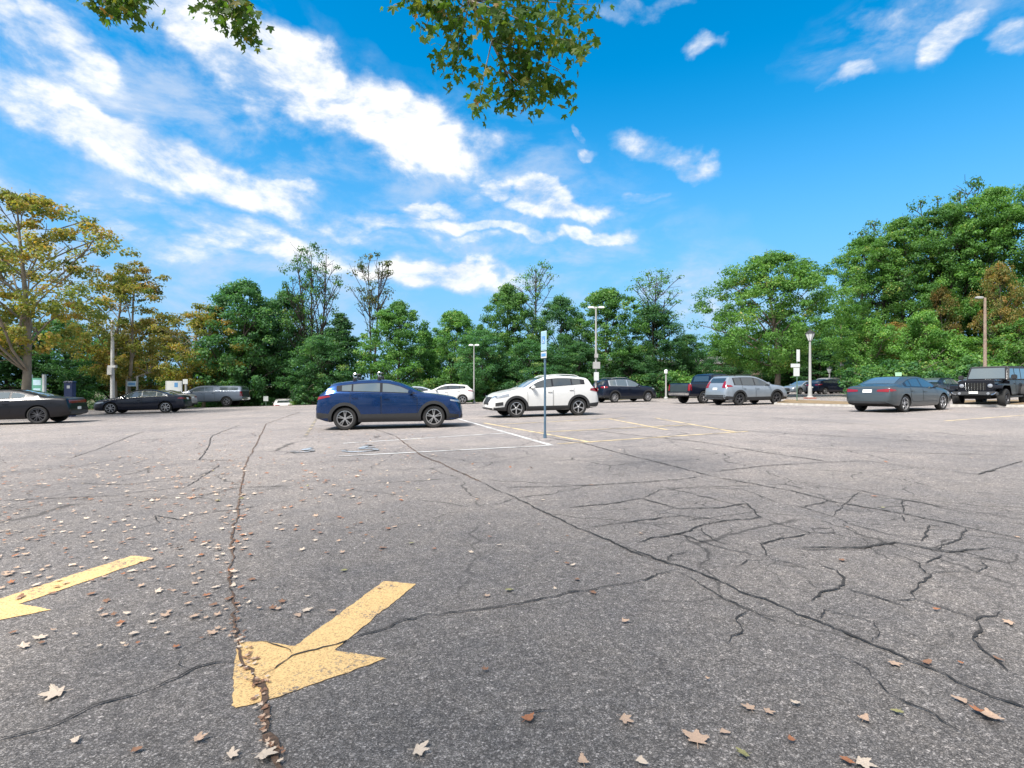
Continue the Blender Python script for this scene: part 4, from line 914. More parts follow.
lamp_pole('lamp_post', X(596, 38.5), 38.5, 6.9, .095, M_WPOLE, (0, math.pi, math.pi/2), 'tallest white lamp post with a cluster of heads and boxes, behind the white SUV', .20, .42, ((3.4, .26, .3, M_WPOLE), (2.7, .50, .50, M_WPOLE), (1.9, .34, .62, M_SIGNW)))
lamp_pole('lamp_post', X(841, 60), 60, 7.7, .10, M_WOODP, (math.pi,), 'thin brown lamp post with one head, right of the white lantern column', .4, .5, ((3.0, .3, .5, M_CPOLE),))
lamp_pole('lamp_post', X(985, 36), 36, 6.8, .12, M_WOODP, (math.pi*.95,), 'thick brown lamp post rising behind the black off-roader', .18, .42)
lamp_pole('lamp_post', X(666, 45), 45, 2.2, .09, M_WPOLE, (), 'short white bollard light beside the pickup tailgate')
q = MB(); q.lathe([(.001, .34), (.16, .26), (.15, 0), (.10, -.04)], 12, Matrix.Translation((0, 0, 2.2))); q.build('lamp_head', [M_LENS], bpy.data.objects['lamp_post.004'])
r = lamp_pole('utility_pole', X(112.5, 36), 36, 6.2, .14, M_CPOLE, (), 'pale round utility pole rising behind the bonnet of the dark saloon', boxes=((2.72, .34, .5, M_CPOLE),), cat='pole')
q = MB(); q.box(-.28, .28, -.10, .10, 2.95, 3.12, b=.02); q.build('bracket', [M_CPOLE], r)
def lantern(x, y, h, label):
    r = empty('lantern_column', at(x, y)); tag(r, label, 'lamp post')
    q = MB(); q.lathe([(.26, 0), (.26, .12), (.17, .2), (.14, .5), (.14, .9), (.10, 1.0), (.09, h*.6), (.07, h-.55), (.14, h-.52), (.14, h-.45), (.001, h-.44)], 14); q.build('column', [M_WPOLE], r)
    q = MB(); q.lathe([(.14, h-.50), (.33, h-.02), (.33, h), (.001, h)], 8); ln = q.build('lantern_glass', [M_LENS], r, sharp=20)
    q = MB(); q.lathe([(.36, h), (.38, h+.02), (.16, h+.22), (.05, h+.28), (.03, h+.38), (.001, h+.42)], 8)
    for k in range(8):
        a = k*math.pi/4; q.tube([(.145*math.cos(a), .145*math.sin(a), h-.50), (.335*math.cos(a), .335*math.sin(a), h)], .014, 4)
    q.build('lantern_cap', [M_BLK], r)
    return r
r = lantern(X(810, 40), 40, 4.9, 'white lantern column with black cap right of the silver SUV')
q = MB(); q.box(-.33, .33, -.33, .33, -.02, .10, b=.03); q.build('brick_base', [M_BRICK], r)
lantern(X(829.5, 66), 66, 2.9, 'small far white lantern column behind the pale tan SUV')
lantern(X(575.8, 60), 60, 2.4, 'small far lantern just left of the tallest white lamp post')

def sign(x, y, h, plates, label, m=M_GPOST, rz=0, rad=.03, cat='sign'):
    r = empty('street_sign', at(x, y), rz); tag(r, label, cat)
    q = MB(); q.tube([(0, 0, -.05), (0, 0, h)], rad, 8); q.build('post', [m], r)
    for x0, z0, w, hh, mm, inner in plates:
        q = MB(); q.box(x0-w/2, x0+w/2, -rad-.012, -rad-.004, z0, z0+hh); p = q.build('plate', [mm], r)
        if inner: q = MB(); q.box(x0-w*.28, x0+w*.28, -rad-.02, -rad-.0125, z0+hh*.3, z0+hh*.75); q.build('marking', [inner], p)
    return r
sign(X(797, 32), 32, 3.25, ((.05, 2.5, .20, .72, M_SIGNW, None), (-.12, 2.15, .55, .22, M_SIGNW, None), (-.05, 1.62, .36, .50, M_SIGNW, None)), 'green post with stacked white plates on the leafy verge by the silver SUV')
sign(X(186, 44), 44, 2.3, ((0, 1.9, .4, .4, M_SIGNW, None),), 'small white sign post above the tail of the dark saloon', M_WPOLE, .0, .09)
sign(X(266, 47), 47, 1.0, ((0, .6, .42, .42, M_SIGNW, None),), 'tiny pale sign on a short post near the left far edge', M_GPOST)
sign(X(898, 33), 33, 1.75, ((0, 1.35, .4, .42, mat('sign_pale_green', (.35, .60, .38), .5), None),), 'pale green sign showing above the roof of the slate saloon')
# board on two white posts
def board(x, y, w, h0, h1, mb_, mp, label, marks=None, pw=.11, over=.25):
    r = empty('notice_board', at(x, y)); tag(r, label, 'notice board')
    for sg in (1, -1):
        q = MB(); q.box(sg*w/2-pw/2, sg*w/2+pw/2, -pw/2, pw/2, 0, h1+over, b=.01, top=(sg*w/2-pw/2, sg*w/2+pw/2, -pw/2, pw/2)); q.build('post', [mp], r)
    q = MB(); q.box(-w/2+pw/2, w/2-pw/2, -.03, .03, h0, h1, b=.006); p = q.build('board', [mb_], r)
    for m_, x0, x1, z0, z1 in marks or ():
        q = MB(); q.box(x0, x1, -.038, -.031, z0, z1); q.build('marking', [m_], p)
board(X(37.5, 30), 30, .76, 1.30, 2.15, M_SIGNG, M_SIGNW, 'green board between two white posts under the yellow tree', ((M_SIGNT, -.22, .22, 1.75, 2.05), (M_SIGNT, -.2, .2, 1.45, 1.57)), .14, .2)
board(X(174, 43), 43, 1.25, 1.32, 2.15, M_SIGNW, M_SIGNW, 'white board with a dark blue shield above the dark saloon', ((M_SIGNB, .05, .33, 1.65, 2.02),), .08, .0)
board(X(132, 38), 38, .75, 1.70, 2.07, M_SIGNT, M_WPOLE, 'small blue and white board on two thin posts by the utility pole', ((M_SIGNB, -.25, .25, 1.77, 1.97),), .10, .35)
# blue payment box
r = empty('payment_box', at(X(70, 28.5), 28.5), R(12)); tag(r, 'dark blue upright box with a white label behind the coupe tail', 'payment box')
q = MB(); q.box(-.20, .20, -.17, .17, .0, 1.84, b=.02); bx = q.build('cabinet', [M_BOXB], r)
q = MB(); q.box(-.25, .25, -.22, .22, 1.84, 1.92, b=.015, top=(-.2, .2, -.16, .16)); q.build('lid', [M_BOXB], r)
q = MB(); q.box(-.06, .08, -.176, -.171, 1.52, 1.68); q.build('white_label', [M_SIGNW], bx)

def house(x, y, w, d, h, mwall, label, rz=0, roof=1.6, rows=1, cols=3):
    r = empty('house', at(x, y), R(rz)); tag(r, label, 'house')
    q = MB(); q.box(-w/2, w/2, -d/2, d/2, -1, h); q.build('wall', [mwall], r, smooth=False)
    q = MB(); e = .4; V = [(-w/2-e, -d/2-e, h-.1), (w/2+e, -d/2-e, h-.1), (w/2+e, d/2+e, h-.1), (-w/2-e, d/2+e, h-.1), (-w/2-e, 0, h+roof), (w/2+e, 0, h+roof)]
    q.add(V, [(0, 1, 5, 4), (2, 3, 4, 5), (0, 4, 3), (1, 2, 5), (0, 3, 2, 1)]); q.build('roof', [M_ROOF], r, smooth=False)
    for j in range(rows):
        for k in range(cols):
            cx = -w/2+w*(k+.5)/cols; z0 = 1.0+2.7*j
            q = MB(); q.box(cx-.55, cx+.55, -d/2-.06, -d/2-.01, z0-.06, z0+1.36); f = q.build('window', [M_SIGNW], r, smooth=False)
            q = MB(); q.box(cx-.47, cx+.47, -d/2-.075, -d/2-.062, z0+.02, z0+1.28); q.build('pane', [M_PANE], f, smooth=False)
    return r
house(X(640, 78), 78, 9, 7, 3.4, M_BRICK, 'red brick house glimpsed between trunks behind the navy SUV', 5)
house(X(722, 82), 82, 9, 8, 4.3, M_STUCCO, 'pinkish house seen through leaves above the dark pickup', -5, 1.2)
house(X(205, 66), 66, 14, 8, 3.0, M_BEIGE, 'long low beige building behind the yellow trees', 0, 1.2, 1, 5)
house(X(148, 60), 60, 7, 6, 3.0, M_BRICK, 'brick house behind the dark saloon and utility pole', 8, 1.2, 1, 3)
# low pale wall
r = MB(); r.box(-1.3, 1.3, -.15, .15, -.3, .38, b=.02); o = r.build('low_wall', [M_KERB]); o.location = at(X(252, 48), 48); tag(o, 'short low pale wall right of the capped pickup', 'wall')

# ------------------------------------------------------------------ trees
def leaf_mat(name, stops, trans=.42, patch=(.75, 1.3)):
    m = bpy.data.materials.new(name); m.use_nodes = True; N, L = nodes_of(m); p = N['Principled BSDF']; out = N['Material Output']
    a = N.new('ShaderNodeAttribute'); a.attribute_name = 'tone'; a.attribute_type = 'GEOMETRY'
    r = N.new('ShaderNodeValToRGB'); L.new(a.outputs['Fac'], r.inputs[0]); e = r.color_ramp.elements
    while len(e) < len(stops): e.new(.5)
    for i, (q, c) in enumerate(stops): e[i].position = q; e[i].color = (*c, 1)
    oi = N.new('ShaderNodeObjectInfo'); mr = N.new('ShaderNodeMapRange'); L.new(oi.outputs['Random'], mr.inputs['Value']); mr.inputs['To Min'].default_value = .8; mr.inputs['To Max'].default_value = 1.2
    v = N.new('ShaderNodeVectorMath'); v.operation = 'SCALE'; L.new(r.outputs[0], v.inputs[0]); L.new(mr.outputs[0], v.inputs['Scale'])
    L.new(v.outputs[0], p.inputs['Base Color']); p.inputs['Roughness'].default_value = .55; p.inputs['Specular IOR Level'].default_value = .3
    t = N.new('ShaderNodeBsdfTranslucent'); v2 = N.new('ShaderNodeVectorMath'); v2.operation = 'MULTIPLY'; L.new(v.outputs[0], v2.inputs[0]); v2.inputs[1].default_value = (1.5, 1.6, .7); L.new(v2.outputs[0], t.inputs['Color'])
    ms = N.new('ShaderNodeMixShader'); ms.inputs[0].default_value = trans; L.new(p.outputs[0], ms.inputs[1]); L.new(t.outputs[0], ms.inputs[2]); L.new(ms.outputs[0], out.inputs['Surface'])
    return m
G = lambda r, g, b: (r, g, b)
L_DARK = leaf_mat('dark_green_leaves', [(0, G(.030, .095, .038)), (.5, G(.058, .155, .058)), (.85, G(.105, .23, .08)), (1, G(.20, .27, .10))])
L_MID = leaf_mat('mid_green_leaves', [(0, G(.045, .12, .034)), (.5, G(.085, .20, .050)), (.85, G(.145, .28, .07)), (1, G(.28, .31, .09))])
L_BRT = leaf_mat('bright_green_leaves', [(0, G(.06, .15, .032)), (.5, G(.11, .245, .055)), (.85, G(.18, .32, .075)), (1, G(.34, .34, .10))])
L_YEL = leaf_mat('yellow_brown_leaves', [(0, G(.09, .13, .03)), (.38, G(.18, .20, .045)), (.7, G(.32, .24, .06)), (1, G(.46, .23, .07))])
L_OLV = leaf_mat('olive_leaves', [(0, G(.05, .085, .025)), (.5, G(.09, .13, .035)), (.8, G(.15, .16, .05)), (1, G(.28, .19, .08))])
L_RUST = leaf_mat('rusty_leaves', [(0, G(.08, .12, .03)), (.5, G(.19, .15, .045)), (1, G(.36, .18, .06))])
M_BARK = mat('grey_brown_bark', (.13, .105, .085), .95, noise=.4, nscale=5, bump=.8)
M_BARKP = mat('pale_plane_bark', (.20, .17, .13), .9, noise=.4, nscale=3, bump=.5)
M_BARKD = mat('dark_bark', (.055, .045, .038), .95, noise=.3, nscale=5, bump=.8)

def leaves_mesh(name, C, N_, size, rng, m, tone, aspect=.62):
    """one rhombus leaf (or leaf spray) per centre"""
    n = len(C); u = rng.normal(size=(n, 3)); u -= N_*(u*N_).sum(1, keepdims=True); u /= np.linalg.norm(u, axis=1, keepdims=True)+1e-9; v = np.cross(N_, u)
    s = (size*rng.uniform(.6, 1.35, n))[:, None]
    bend = N_*s*.18
    V = np.stack([C-u*s*.5-bend, C-v*s*.5*aspect, C+u*s*.5-bend, C+v*s*.5*aspect], 1).reshape(-1, 3)
    me = bpy.data.meshes.new(name); me.vertices.add(4*n); me.vertices.foreach_set('co', V.astype(np.float32).ravel())
    me.loops.add(4*n); me.loops.foreach_set('vertex_index', np.arange(4*n, dtype=np.int32)); me.polygons.add(n); me.polygons.foreach_set('loop_start', np.arange(0, 4*n, 4, dtype=np.int32))
    at_ = me.attributes.new('tone', 'FLOAT', 'FACE'); at_.data.foreach_set('value', np.clip(tone, 0, 1).astype(np.float32))
    me.materials.append(m); me.update(); me.validate(); return me
def limb(mb, a, b, r0, r1, rg, sag=.12, n=5, k=6):
    a = np.array(a); b = np.array(b); d = b-a; ln = np.linalg.norm(d); pts = []; off = np.array([rg.uniform(-1, 1), rg.uniform(-1, 1), rg.uniform(-.2, .6)])*ln*sag
    for i in range(n+1):
        t = i/n; pts.append(tuple(a+d*t+off*math.sin(math.pi*t)+np.array([rg.uniform(-1, 1), rg.uniform(-1, 1), 0])*ln*.015))
    mb.tube(pts, [r0+(r1-r0)*i/n for i in range(n+1)], k, cap=False); return pts
def tree_mesh(kind, seed, H, RX, z0, nclump, cs, nleaf, size, lm, bark, trunk_r, shape=(.45, .75), fork=.3, sparse=False, nlimb=26, lean=0.0, stems=1, lumpy=.28, flat=.6):
    rg = random.Random(seed); rng = np.random.default_rng(seed)
    ph = rng.uniform(0, 6.28, 8)
    def rad(t, a):
        # silhouette: widest at shape[0] of the crown's height
        tw, q = shape; base = (math.sin(math.pi*min(1, max(0, (t/tw*.5 if t < tw else .5+.5*(t-tw)/(1-tw))))))**q
        return RX*base*(1+lumpy*(math.sin(2*a+ph[0]+3*t)+.7*math.sin(3*a+ph[1]-5*t)+.6*math.sin(5*a+ph[2]+9*t))/1.6)
    cl = []
    while len(cl) < nclump:
        t = rg.random()**.9; a = rg.uniform(0, 2*math.pi); r = rad(t, a)*(rg.random()**(.42 if not sparse else .55))
        cl.append((r*math.cos(a)+lean*t, r*math.sin(a), z0+t*(H-z0-cs*.4)))
    cl = np.array(cl)
    tb = MB(); top = H*(.86 if not sparse else .93)
    forks = []
    for s_ in range(stems):
        bx = (s_-(stems-1)/2)*RX*.30; pts = []; n = 9; w = rng.uniform(-1, 1, 2)
        for i in range(n+1):
            t = i/n; pts.append((bx*(.25+t*1.2)+lean*t**1.3+w[0]*.10*RX*math.sin(t*4+s_), w[1]*.10*RX*math.sin(t*3.2+1), top*t-.15*(i == 0)))
        rr = [trunk_r*(1.35 if i == 0 else 1)*(1-.86*(i/n)) for i in range(n+1)]
        tb.tube(pts, rr, 9, cap=False); forks.append((pts, rr))
    order = list(range(len(cl))); rg.shuffle(order)
    for k in order[:nlimb]:
        c = cl[k]; pts, rr = forks[min(range(stems), key=lambda q: abs(forks[q][0][6][0]-c[0]))]
        zt = max(H*fork*.8, c[2]-max(.4, np.hypot(c[0], c[1])*.75)); i = min(8, max(1, int(zt/top*9))); p0 = pts[i]
        lp = limb(tb, p0, c, rr[i]*(.5 if not sparse or stems > 1 else .36), .02 if not sparse else .03, rg)
        for _ in range(2 if not sparse else 4):
            j = rg.randint(2, 4); e = np.array(lp[j])+np.array([rg.uniform(-1, 1), rg.uniform(-1, 1), rg.uniform(-.1, 1)])*cs*1.5; limb(tb, lp[j], e, rr[i]*.18+.01, .012, rg, n=3, k=4)
    me_t = bpy.data.meshes.new(kind+'_trunk'); me_t.from_pydata(tb.v, [], tb.f); me_t.materials.append(bark); me_t.polygons.foreach_set('use_smooth', [True]*len(me_t.polygons)); me_t.update()
    C = []; T = []; Nn = []
    for c in cl:
        k = int(nleaf*rg.uniform(.6, 1.3)); r_ = cs*rg.uniform(.55, 1.25)
        d = rng.normal(size=(k, 3)); d /= np.linalg.norm(d, axis=1, keepdims=True); rr_ = rng.random(k)**.38
        p = c+d*rr_[:, None]*np.array([r_, r_, r_*flat])+rng.normal(size=(k, 3))*.06*r_
        C.append(p); T.append(np.full(k, rg.gauss(.42, .17))+rng.normal(size=k)*.16)
        Nn.append(d*.9+np.array([0, 0, .55])+rng.normal(size=(k, 3))*.55)
    C = np.concatenate(C); T = np.concatenate(T); Nn = np.concatenate(Nn); Nn /= np.linalg.norm(Nn, axis=1, keepdims=True)
    keep = C[:, 2] > .15; me_c = leaves_mesh(kind+'_crown', C[keep], Nn[keep], size, rng, lm, T[keep]); return me_t, me_c
KIND = {}
def add_tree(kind, name, x, y, h, w, label, rz=0, group=None, cat='tree', wy=None):
    me_t, me_c, H, Wd = KIND[kind]; r = empty(name, at(x, y), R(rz)); sz = h/H; sw = w/Wd
    tag(r, label, cat, group)
    for nm_, me in (('trunk', me_t), ('crown', me_c)):
        o = bpy.data.objects.new(nm_, me); col.objects.link(o); o.parent = r; o.scale = (sw, (wy or w)/Wd, sz)
    return r
def K(kind, H, RX, *a, **k): KIND[kind] = (*tree_mesh(kind, hash_(kind), H, RX, *a, **k), H, 2*RX)
def hash_(s): return sum(ord(c)*(i+3) for i, c in enumerate(s)) % 9973
#            H   RX   z0  ncl  cs  nleaf size
K('maple_a', 10, 3.4, .5, 264, 0.69, 120, .175, L_DARK, M_BARKD, .20, shape=(.42, .55))
K('maple_b', 10, 3.4, .4, 264, 0.65, 120, .175, L_MID, M_BARKD, .20, shape=(.38, .6))
K('maple_c', 10, 3.2, .6, 241, 0.73, 120, .175, L_DARK, M_BARKD, .22, shape=(.5, .5), lumpy=.36)
K('maple_d', 10, 3.4, .5, 252, 0.65, 120, .175, L_MID, M_BARKD, .20, shape=(.45, .5), lumpy=.36)
K('spruce', 10, 2.6, .3, 220, .70, 80, .20, L_DARK, M_BARKD, .18, shape=(.2, .8), flat=.4)
K('locust_a', 13, 3.0, 4.6, 100, .66, 44, .18, L_MID, M_BARKD, .20, shape=(.7, .5), sparse=True, nlimb=60, stems=3, flat=.5)
K('locust_b', 13, 2.2, 8.0, 48, .58, 34, .18, L_OLV, M_BARKD, .15, shape=(.72, .5), sparse=True, nlimb=34, stems=2, flat=.5)
K('locust_c', 13, 2.4, 5.6, 64, .60, 34, .17, L_MID, M_BARKD, .15, shape=(.68, .5), sparse=True, nlimb=45, stems=1, flat=.6)
K('plane_a', 11, 5.0, 3.2, 230, .62, 100, .16, L_YEL, M_BARKP, .21, shape=(.5, .5), sparse=True, nlimb=30, stems=1, lumpy=.34, flat=.5)
K('plane_b', 9, 3.2, 1.6, 170, .60, 100, .16, L_YEL, M_BARKP, .15, shape=(.5, .5), sparse=True, nlimb=18, stems=2, lean=.8, flat=.5)
K('broad', 11, 5.2, 1.9, 380, .80, 130, .17, L_BRT, M_BARK, .24, shape=(.36, .55), lumpy=.22, flat=.5)
K('oak_tall_a', 18, 4.8, 1.0, 400, .84, 125, .20, L_BRT, M_BARKD, .34, shape=(.6, .5), lumpy=.5, flat=.5)
K('oak_tall_b', 18, 4.8, 1.5, 390, .84, 125, .20, L_MID, M_BARKD, .32, shape=(.55, .5), lumpy=.5, flat=.5)
K('rusty', 9, 2.4, .6, 120, .68, 110, .16, L_RUST, M_BARKD, .14, shape=(.6, .5), lumpy=.3)
K('under', 6, 2.6, .2, 130, .62, 120, .16, L_BRT, M_BARK, .10, shape=(.4, .5), lumpy=.3)
K('shrub', 2.2, 1.5, .0, 40, .5, 80, .16, L_MID, M_BARK, .05, shape=(.35, .45), nlimb=8)
K('shrub_d', 2.2, 1.5, .0, 40, .5, 80, .16, L_DARK, M_BARK, .05, shape=(.35, .45), nlimb=8)
T_ = [ # kind, px, depth, top row, width px, label
 ('plane_a', 22, 27.5, 192, 215, 'big yellowing plane tree with mottled pale trunk at the left edge'),
 ('plane_b', 120, 38, 262, 95, 'yellow brown tree just right of the utility pole'),
 ('plane_b', 196, 49, 302, 90, 'yellow tree leaning behind the board with the shield'),
 ('rusty', 152, 50, 318, 80, 'rusty orange tree between the two other yellow trees'),
 ('maple_a', 64, 44, 318, 85, 'dark green tree behind the blue payment box'),
 ('spruce', 8, 42, 326, 90, 'dark evergreen behind the mottled plane trunk'),
 ('maple_c', 112, 50, 334, 70, 'dark low tree behind the utility pole'),
 ('maple_a', 243, 50, 280, 100, 'wide dark green tree right of the yellow trees'),
 ('maple_c', 286, 53, 290, 70, 'dark green tree under the tall three stemmed thin tree'),
 ('maple_d', 250, 52, 322, 80, 'low rounded green tree in front of the wide dark one'),
 ('spruce', 340, 51, 312, 60, 'pointed dark tree above the tail of the blue crossover'),
 ('maple_c', 318, 49, 335, 60, 'lower dark tree between the pointed and the wide dark trees'),
 ('maple_b', 399, 50, 301, 76, 'rounded green maple above the front of the blue crossover'),
 ('maple_d', 455, 52, 310, 66, 'green tree with a reddish top behind the twin headed lamp post'),
 ('maple_b', 508, 51, 284, 68, 'taller pointed green tree left of the sign plates'),
 ('maple_c', 482, 48, 330, 60, 'low dark tree just right of the twin headed lamp post'),
 ('maple_a', 561, 52, 296, 62, 'dark green tree directly behind the sign plates'),
 ('maple_d', 606, 51, 288, 76, 'rounded green tree behind the tallest lamp post'),
 ('maple_a', 652, 54, 304, 66, 'dark green tree with brown tinge above the navy SUV'),
 ('maple_c', 688, 57, 334, 56, 'lower dark tree at the right end of the middle row'),
 ('maple_c', 430, 56, 338, 60, 'low tree filling the dip between two maples behind the white hatchback'),
 ('maple_c', 530, 48, 340, 60, 'low dark tree behind the roof of the white SUV'),
 ('maple_a', 580, 48, 342, 60, 'low dark tree left of the tallest lamp post'),
 ('maple_c', 632, 50, 345, 50, 'low tree right above the navy SUV roof'),
 ('locust_a', 312, 52, 242, 62, 'tall thin tree with three bare stems, highest of the middle row'),
 ('locust_b', 373, 54, 250, 44, 'nearly bare slender tree standing between cloud and maple'),
 ('locust_c', 536, 55, 260, 48, 'thin open tree rising left behind the sign plates'),
 ('locust_c', 655, 55, 266, 60, 'thin open tree rising right of the tallest lamp post'),
 ('broad', 772, 47, 252, 140, 'broad bright green maple over the silver SUV'),
 ('maple_a', 735, 72, 330, 60, 'far dark tree left behind the broad maple'),
 ('maple_c', 792, 78, 322, 80, 'far dark tree behind the white lantern column'),
 ('maple_a', 842, 80, 318, 80, 'far dark tree behind the thin brown lamp post'),
 ('spruce', 820, 74, 340, 50, 'far pointed dark tree behind the pale tan SUV'),
 ('oak_tall_a', 862, 56, 236, 80, 'first tall green tree of the right wood, next to the broad maple'),
 ('oak_tall_a', 905, 52, 216, 90, 'second tall green tree of the right wood, above the slate saloon'),
 ('oak_tall_b', 950, 50, 202, 90, 'third tall tree of the right wood, paler green'),
 ('oak_tall_a', 992, 48, 186, 95, 'tall green tree behind the thick brown lamp post'),
 ('oak_tall_b', 1042, 46, 178, 100, 'tallest tree at the right edge'),
 ('oak_tall_a', 1105, 46, 170, 110, 'tall tree just beyond the right edge'),
 ('locust_c', 884, 55, 216, 60, 'thin crowned tree poking above the first two trees of the right wood'),
 ('locust_c', 930, 53, 196, 62, 'thin crowned tree poking above the middle of the right wood'),
 ('locust_a', 975, 51, 176, 70, 'thin crowned tall tree poking above the right wood near the edge'),
 ('under', 872, 45, 318, 62, 'yellow green understorey tree right of the thin brown lamp post'),
 ('rusty', 893, 46.5, 322, 50, 'rusty yellow small tree above the boot of the slate saloon'),
 ('under', 925, 44, 310, 62, 'bright understorey tree above the roof of the slate saloon'),
 ('under', 958, 43, 335, 60, 'low bright tree left of the thick brown lamp post'),
 ('rusty', 1001, 42, 262, 42, 'tall rusty leaved tree right of the thick brown lamp post'),
 ('rusty', 942, 48, 285, 34, 'narrow reddish tree among the right wood'),
 ('under', 1025, 40, 318, 70, 'bright understorey tree above the black off-roader'),
 ('under', 1085, 38, 318, 80, 'understorey tree beyond the right edge'),
 ('maple_a', -60, 40, 280, 110, 'dark tree beyond the left edge'),
 ('under', 168, 56, 366, 34, 'small bright green tree behind the white shield board'),
 ('plane_a', -150, 30, 170, 220, 'plane tree beyond the left edge of the photo'),
]
for i, (kd, px, d, ty, wp, lb) in enumerate(T_):
    x = X(px, d); h = CAM_Z+(384-ty)/F*d-terr(x, d)
    nm_ = {'plane': 'plane_tree', 'maple': 'maple_tree', 'spruc': 'spruce_tree', 'locus': 'locust_tree', 'broad': 'maple_tree', 'oak_t': 'oak_tree', 'rusty': 'beech_tree', 'under': 'young_tree'}[kd[:5]]
    w_ = wp/F*d*(1.0 if kd[:5] in ('locus',) else .96)
    rz = (0 if kd in ('plane_b', 'locust_a', 'locust_b') else (i*67) % 360)
    add_tree(kd, nm_, x, d, h, w_, lb, rz, wy=w_ if rz == 0 else None)
rg = random.Random(5)
# row of shrubs along the far edge and inside the right wood
for i in range(46):
    px = -30+i*16.5+rg.uniform(-4, 4)
    if 700 < px < 860: continue
    d = 47.5+rg.uniform(-.6, 1.5)+(4.5 if px < 262 else 0)
    if 258 < px < 300: d += 7
    x = X(px, d); kd = 'shrub' if (i*7) % 3 else 'shrub_d'
    h = rg.uniform(1.5, 2.8); wh = next(w_ for lim, w_ in ((60, 'left of the dark saloon'), (130, 'behind the dark saloon'), (262, 'behind the capped pickup'), (330, 'left of the blue crossover'), (430, 'behind the blue crossover'), (484, 'by the twin headed lamp post'), (596, 'behind the white SUV'), (2000, 'behind the navy SUV')) if px < lim)
    lk = 'paler green leafy shrub ' if kd == 'shrub' else 'dark green leafy shrub '; add_tree(kd, 'shrub', x, d, h, h*1.5, lk+wh, rg.uniform(0, 360), lk+wh, 'shrub')
for i in range(26):
    px = 862+i*12+rg.uniform(-4, 4); d = 40+rg.uniform(-1, 3); x = X(px, d)
    h = rg.uniform(1.8, 3.6); add_tree('shrub' if i % 3 else 'shrub_d', 'shrub', x, d, h, h*1.4, ('paler' if i % 3 else 'darker')+' leafy shrub at the foot of the right wood '+('behind the slate saloon' if px < 950 else 'behind the black off-roader'), rg.uniform(0, 360), ('paler' if i % 3 else 'darker')+' right wood shrubs '+('behind the saloon' if px < 950 else 'behind the off-roader'), 'shrub')
for i in range(12):
    px = 735+i*13; d = 84+rg.uniform(-1, 3); x = X(px, d)
    h = rg.uniform(3, 5); add_tree('shrub_d', 'shrub', x, d, h, h*1.3, 'dark far shrub beyond the parked cars on the right', rg.uniform(0, 360), 'far dark shrubs', 'shrub')
# the wood behind, reads as one mass
rng = np.random.default_rng(3); C = []; T = []; Nn = []
def mass(px0, px1, d, top0, top1, n):
    for _ in range(n):
        px = rg.uniform(px0, px1); dd = d+rg.uniform(0, 7); t = (px-px0)/(px1-px0); x = X(px, dd)
        hmax = CAM_Z+(384-(top0+(top1-top0)*t)-6*math.sin(px*.13)-5*math.sin(px*.31))/F*dd; z = rg.uniform(terr(x, d), hmax); k = 46; r_ = rg.uniform(.8, 1.6)
        dd_ = rng.normal(size=(k, 3)); dd_ /= np.linalg.norm(dd_, axis=1, keepdims=True)
        C.append(np.array([x, dd, z])+dd_*(rng.random(k)**.4)[:, None]*np.array([r_, r_, r_*.6])); T.append(rng.normal(size=k)*.15+rg.uniform(.1, .6)); Nn.append(dd_+np.array([0, -.2, .5])+rng.normal(size=(k, 3))*.5)
mass(-180, 210, 58, 325, 342, 420); mass(200, 700, 60, 325, 350, 620); mass(690, 860, 92, 352, 335, 160); mass(840, 1180, 62, 275, 235, 520)
C = np.concatenate(C); T = np.concatenate(T); Nn = np.concatenate(Nn); Nn /= np.linalg.norm(Nn, axis=1, keepdims=True)
me = leaves_mesh('wood', C, Nn, .42, rng, L_DARK, T); o = bpy.data.objects.new('wood', me); col.objects.link(o); tag(o, 'dark mass of far woodland behind the rows of trees', 'woodland', kind='stuff')

C = []; T = []; Nn = []
for _ in range(420):       # unseen tree mass added behind the camera to break up reflections in the cars
    xx = rg.uniform(-70, 70); yy = -34+rg.uniform(-4, 4); hm = 8+4*math.sin(xx*.21)+2.5*math.sin(xx*.53+1); z = rg.uniform(0, max(3, hm)); k = 40; r_ = rg.uniform(.9, 1.7)
    dd_ = rng.normal(size=(k, 3)); dd_ /= np.linalg.norm(dd_, axis=1, keepdims=True)
    C.append(np.array([xx, yy, z])+dd_*(rng.random(k)**.4)[:, None]*np.array([r_, r_, r_*.6])); T.append(rng.normal(size=k)*.15+.35); Nn.append(dd_+np.array([0, .2, .5])+rng.normal(size=(k, 3))*.5)
C = np.concatenate(C); T = np.concatenate(T); Nn = np.concatenate(Nn); Nn /= np.linalg.norm(Nn, axis=1, keepdims=True)
me = leaves_mesh('wood', C, Nn, .55, rng, L_MID, T); o = bpy.data.objects.new('wood', me); col.objects.link(o); tag(o, 'added unseen mass of trees behind the viewer, for reflections in the cars', 'woodland', kind='stuff')

